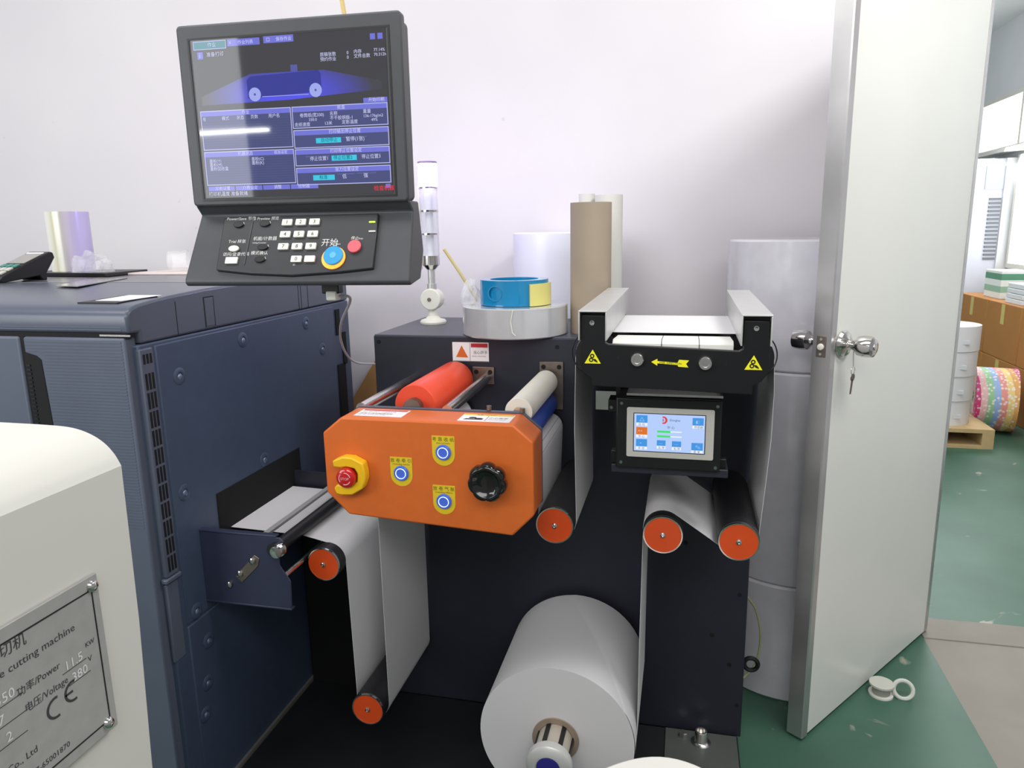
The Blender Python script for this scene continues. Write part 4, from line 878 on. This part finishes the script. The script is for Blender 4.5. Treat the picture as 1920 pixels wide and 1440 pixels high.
# ------------------------------------------------------------------ die cutting machine in the foreground
dc = thing('die_cutting_machine', 'cream white die cutting machine with a metal nameplate at lower left', 'machine', (-1.0, .2, 0))
curve = [(p.x, p.z) for p in spline([(-.5975, 0, 1.2055), (-.604, 0, 1.2175), (-.616, 0, 1.2300), (-.635, 0, 1.2400), (-.660, 0, 1.2455), (-.70, 0, 1.2468)], 6)]
prof = [(-.612, 0.01), (-.610, .82), (-.6005, 1.02), (-.5985, 1.12), (-.5970, 1.2045)] + curve + [(-1.4, 1.249), (-1.4, .01)]
vs = [(x, yy, zz) for yy in (-.5, .65) for x, zz in prof]; n = len(prof)
mk('cover', (vs, [list(range(n)), list(range(2 * n - 1, n - 1, -1))] + [(i, (i + 1) % n, n + (i + 1) % n, n + i) for i in range(n)]), CREAM, dc, smooth=16)
NF = Fr((-.5975, 0, 0), (0, 1, 0), (-.012, 0, 1))     # a = y, b = z, facing +x ; a runs to the right in view
NF = Fr((-.6065 + .0086, 0, 0), (0, 1, 0), (.0, 0, 1))
npv = mk('nameplate', grect(NF, .28, .594, .925, 1.105, .0, .0035), PLATE, dc, bevel=.0008)
mk('nameplate_border', [grect(NF, .29, .585, 1.0895, 1.091, .0035, .004), grect(NF, .29, .585, .9375, .939, .0035, .004), grect(NF, .5838, .5852, .938, 1.091, .0035, .004)], INK, npv, smooth=0)
for a, b in ((.586, 1.094), (.581, .9360)): mk('rivet', glathe(NF.p(a, b, .0035), (1, 0, 0), [(.0068, 0), (.0065, .002), (.0045, .0045), (0, .0058)], 20), CHROME, npv)
def arcband(a, b, r, w, t0, t1, n=14):
    o = [(a + r * math.cos(math.radians(t0 + (t1 - t0) * i / n)), b + r * math.sin(math.radians(t0 + (t1 - t0) * i / n))) for i in range(n + 1)]
    k = [(a + (r - w) * math.cos(math.radians(t1 - (t1 - t0) * i / n)), b + (r - w) * math.sin(math.radians(t1 - (t1 - t0) * i / n))) for i in range(n + 1)]
    return gprism(NF, o + k, .0035, .0039)
DPR = mat('engraved_dark_print', (60, 60, 62), .6, 0, 0); WPR = mat('engraved_white_print', (222, 222, 220), .5, 0, 0)
for t_, a, b, z_, q_ in (('模切机', .504, 1.078, .0145, 1), ('Die cutting machine', .558, 1.060, .0112, 1.08), ('KW', .579, 1.034, .0075, .95), ('V', .573, 1.017, .0085, 1), ('功率/Power', .5345, 1.032, .0105, .95), ('电压/Voltage', .541, 1.012, .0105, .9), ('Co., Ltd', .497, .967, .010, 1), ('0577-65001870', .532, .946, .0085, 1)):
    mk('nameplate_lettering', gtext(NF, t_, a, b, z_, .0038, 'RIGHT', q_), DPR, npv, smooth=0)
mk('ce_mark', [arcband(.5235, .9955, .0115, .0026, 75, 285)], DPR, npv, smooth=0)
mk('ce_mark', [arcband(.5455, .9995, .0115, .0026, 75, 285), grect(NF, .535, .5445, .9982, 1.0006, .0035, .0039)], DPR, npv, smooth=0)
for a0, a1, zz in ((.536, .566, 1.0225), (.541, .569, 1.0065), (.45, .492, 1.033), (.45, .492, 1.014), (.45, .490, .994)): mk('nameplate_rule', grect(NF, a0, a1, zz, zz + .0007, .0035, .0038), DPR, npv, smooth=0)
for t_, a, b in (('11.5', .5625, 1.0245), ('380', .566, 1.008), ('350', .484, 1.036), ('7', .470, 1.017), ('2', .475, .997)): mk('nameplate_numeral', gtext(NF, t_, a, b, .0138, .0039, 'RIGHT'), WPR, npv, smooth=0)

# white roll whose top edge shows at the bottom of the picture
wav = [(.155 + .0025 * math.sin(5 * t)) for t in [2 * PI * i / 64 for i in range(64)]]
ringp = [(-.005 + wav[i] * math.cos(2 * PI * i / 64), 1.042 + wav[i] * math.sin(2 * PI * i / 64)) for i in range(64)]
ringi = [(-.005 + .04 * math.cos(2 * PI * i / 64), 1.042 + .04 * math.sin(2 * PI * i / 64)) for i in range(64)]
def ring_prism(outer, inner, z0, z1):
    n = len(outer); vs = [(a, b, z0) for a, b in outer] + [(a, b, z1) for a, b in outer] + [(a, b, z0) for a, b in inner] + [(a, b, z1) for a, b in inner]; fs = []
    for i in range(n):
        j = (i + 1) % n
        fs += [(i, j, n + j, n + i), (n + i, n + j, 3 * n + j, 3 * n + i), (2 * n + i, 3 * n + i, 3 * n + j, 2 * n + j), (i, 2 * n + i, 2 * n + j, j)]
    return vs, fs
mk('upright_paper_roll', ring_prism(ringp, ringi, 0, .506), PAPERC, bevel=.004, label='white roll whose rounded top just shows at the bottom edge of the picture', cat='paper roll')

# ------------------------------------------------------------------ small things on the floor and behind
sp = thing('wire_spool', 'small grey white spool lying on the green floor by the door', 'spool', (.635, 2.265, 0))
mk('flange', [gcyl((.635, 2.265, 0), (.635, 2.265, .006), .036, 28)], WHITE, sp); mk('flange', [gcyl((.635, 2.265, .034), (.635, 2.265, .040), .036, 28)], mat('aged_white_plastic', (196, 196, 186), .5, 0, .05), sp)
mk('hub', [gcyl((.635, 2.265, .006), (.635, 2.265, .034), .026, 24)], mat('grey_wound_wire', (150, 150, 142), .6, 0, .05), sp)
tp = []
for i in range(25):
    t = 2 * PI * i / 24; tp.append(V3((.697, 2.262, .026)) + V3((.028 * math.cos(t), .012 * math.sin(t), .024 * math.sin(t))))
mk('plastic_ring', gtube(tp, .0065, 8), mat('aged_white_ring', (206, 208, 198), .45, 0, .05), label='small off-white plastic ring leaning beside the spool', cat='ring')
mk('green_hose', gtube(spline([(.189, 2.03, .42), (.225, 2.05, .36), (.243, 2.06, .27), (.232, 2.06, .18), (.189, 2.03, .14)], 8), .0032, 8), mat('olive_hose', (150, 152, 110), .4, 0, .05), label='thin olive hose looping out behind the machine plate', cat='hose')
tp = [V3((.214, 2.0, .217)) + V3((.019 * math.cos(2 * PI * i / 24), 0, .019 * math.sin(2 * PI * i / 24))) for i in range(25)]
mk('black_ring_handle', gtube(tp, .0065, 8), BLACK, label='small black ring sticking out behind the machine plate', cat='ring')
mk('leaning_cardboard', ([V3(p) for p in [(-1.30, 2.60, .0), (-1.0, 2.60, .0), (-1.0, 2.655, 1.0), (-1.156, 2.655, 1.0), (-1.30, 2.6425, .78), (-1.30, 2.606, .0), (-1.0, 2.606, .0), (-1.0, 2.661, 1.0), (-1.156, 2.661, 1.0), (-1.30, 2.6485, .78)]], [(0, 1, 2, 3, 4), (9, 8, 7, 6, 5), (0, 5, 6, 1), (1, 6, 7, 2), (2, 7, 8, 3), (3, 8, 9, 4), (4, 9, 5, 0)]), CARD, smooth=0, label='brown cardboard sheet leaning on the wall between printer and machine', cat='cardboard')

# ------------------------------------------------------------------ next room
box_labels = ['first', 'second', 'third', 'fourth', 'fifth']
TAPE = mat('yellow_box_tape', (206, 190, 110), .4, 0, .03)
k = 0
for row, (z0, z1) in enumerate(((0, .41), (.411, .838))):
    for i, (ya, yb) in enumerate(((6.62, 7.25), (5.98, 6.61), (5.34, 5.97), (4.70, 5.33))):
        lab = 'brown cardboard carton in the %s row beyond the doorway, %s from the white cabinet' % (('lower', 'upper')[row], ('nearest', 'second', 'third', 'fourth')[i])
        bx = thing('cardboard_box', lab, 'box', (2.53, (ya + yb) / 2, z0), 'cartons along the next room wall')
        mk('carton', gbox(2.36, 2.70, ya, yb, z0, z1), mat('carton_board', (178, 122, 62), .7, 0, .06, 3), bx, bevel=.006)
        mk('tape', gbox(2.357, 2.3595, (ya + yb) / 2 - .03, (ya + yb) / 2 + .03, z1 - .16, z1 - .01), TAPE, bx, smooth=0)
ac = thing('tall_cabinet', 'tall white cabinet with grey louvers behind the cartons in the next room', 'cabinet', (2.5, 7.6, 0))
mk('body', gbox(2.36, 2.72, 7.36, 7.85, 0, 1.98), mat('cabinet_white', (224, 228, 240), .4, 0, .02), ac, bevel=.012)
mk('display_panel', gbox(2.50, 2.66, 7.352, 7.362, 1.72, 1.92), mat('pale_grey_panel', (190, 196, 208), .3, 0, .03), ac)
for i in range(16): mk('louver', gbox(2.545, 2.635, 7.345, 7.362, 1.12 + i * .034, 1.138 + i * .034), mat('grey_louver', (120, 122, 126), .5, 0, 0), ac, smooth=0)
mk('trim_panel', gbox(2.645, 2.725, 7.34, 7.36, .86, 1.98), NWALL, ac)
pal = thing('wooden_pallet', 'small wooden pallet under the white roll stack beyond the doorway', 'pallet', (1.62, 5.4, 0))
mk('top_board', gbox(1.30, 1.97, 5.16, 5.75, .105, .13), WOOD, pal); mk('bottom_board', gbox(1.30, 1.97, 5.16, 5.75, 0, .02), WOOD, pal)
for x in (1.30, 1.60, 1.90): mk('block', gbox(x, x + .07, 5.16, 5.75, .02, .105), WOOD, pal)
zz = .1305
for i, (hh, rr, lab) in enumerate(((.165, .175, 'white paper roll at the bottom of the stack on the pallet'), (.165, .18, 'white paper roll second from the bottom of the stack on the pallet'), (.165, .185, 'white paper roll third from the bottom of the stack on the pallet'), (.165, .19, 'white paper roll on top of the stack on the pallet'))):
    rl = thing('stacked_paper_roll', lab, 'paper roll', (1.71, 5.40, zz), 'white rolls stacked on the pallet')
    mk('paper', gpipe((1.71, 5.40, zz), (1.71, 5.40, zz + hh - .002), rr, .04, 48), PAPER, rl)
    mk('side_label', gbox(1.745, 1.785, 5.40 - rr * .985, 5.40 - rr * .90, zz + .05, zz + .075), mat('pale_grey_label', (206, 208, 212), .6, 0, 0), rl)
    zz += hh
mk('small_white_roll', gpipe((1.70, 5.5, zz), (1.70, 5.5, zz + .22), .06, .03, 32), PAPER, label='narrow white roll standing on top of the stacked paper rolls', cat='paper roll')
RIB = stripes_mat('printed_dot_bands', [(236, 190, 190), (150, 200, 150), (150, 180, 225), (230, 150, 140), (236, 208, 130), (225, 170, 100), (220, 90, 150), (214, 60, 130)], 0, .30, .5, True)
rb = mk('printed_ribbon_roll', [gpipe((2.01, 5.70, .225), (2.25, 5.64, .225), .222, .05, 56)], RIB, label='roll of multicoloured dotted ribbon standing beside the pallet', cat='ribbon roll', loc=(1.985, 5.7, 0.003))
bk = thing('book_stack', None, None, (2.5, 6.7, .8385)) if False else None
for i in range(4):
    mk('white_packet', gbox(2.40 + i * .004, 2.68, 6.10, 6.40, .8388 + i * .038, .8388 + i * .038 + .034), [mat('packet_white', (226, 230, 232), .5, 0, .02)], bevel=.003, label='flat white packet with grey edge on the cartons, %s in its pile' % ('lowest', 'second', 'third', 'topmost')[i], cat='packet', group='packets on the cartons')
mk('green_white_carton', gbox(2.44, 2.66, 6.62, 6.95, .8388, 1.06), stripes_mat('green_white_print', [(232, 236, 232), (150, 190, 165), (232, 236, 232), (90, 150, 120)], 2, .2), label='small green and white carton standing on the brown cartons', cat='carton', bevel=.003)

# ------------------------------------------------------------------ fluorescent lamp at the far end of the workshop (seen in the monitor glass)
fl = thing('ceiling_lamp', 'long fluorescent ceiling lamp at the far end of the workshop', 'lamp', (-4.4, -5.9, 2.62))
mk('housing', gbox(-5.2, -3.95, -5.95, -5.85, 2.65, 2.70), WHITE, fl)
mk('tube', gcyl((-5.12, -5.9, 2.61), (-4.02, -5.9, 2.63), .014, 16), mat('lit_tube', (255, 255, 255), .4, 0, 0, emit=60), fl)
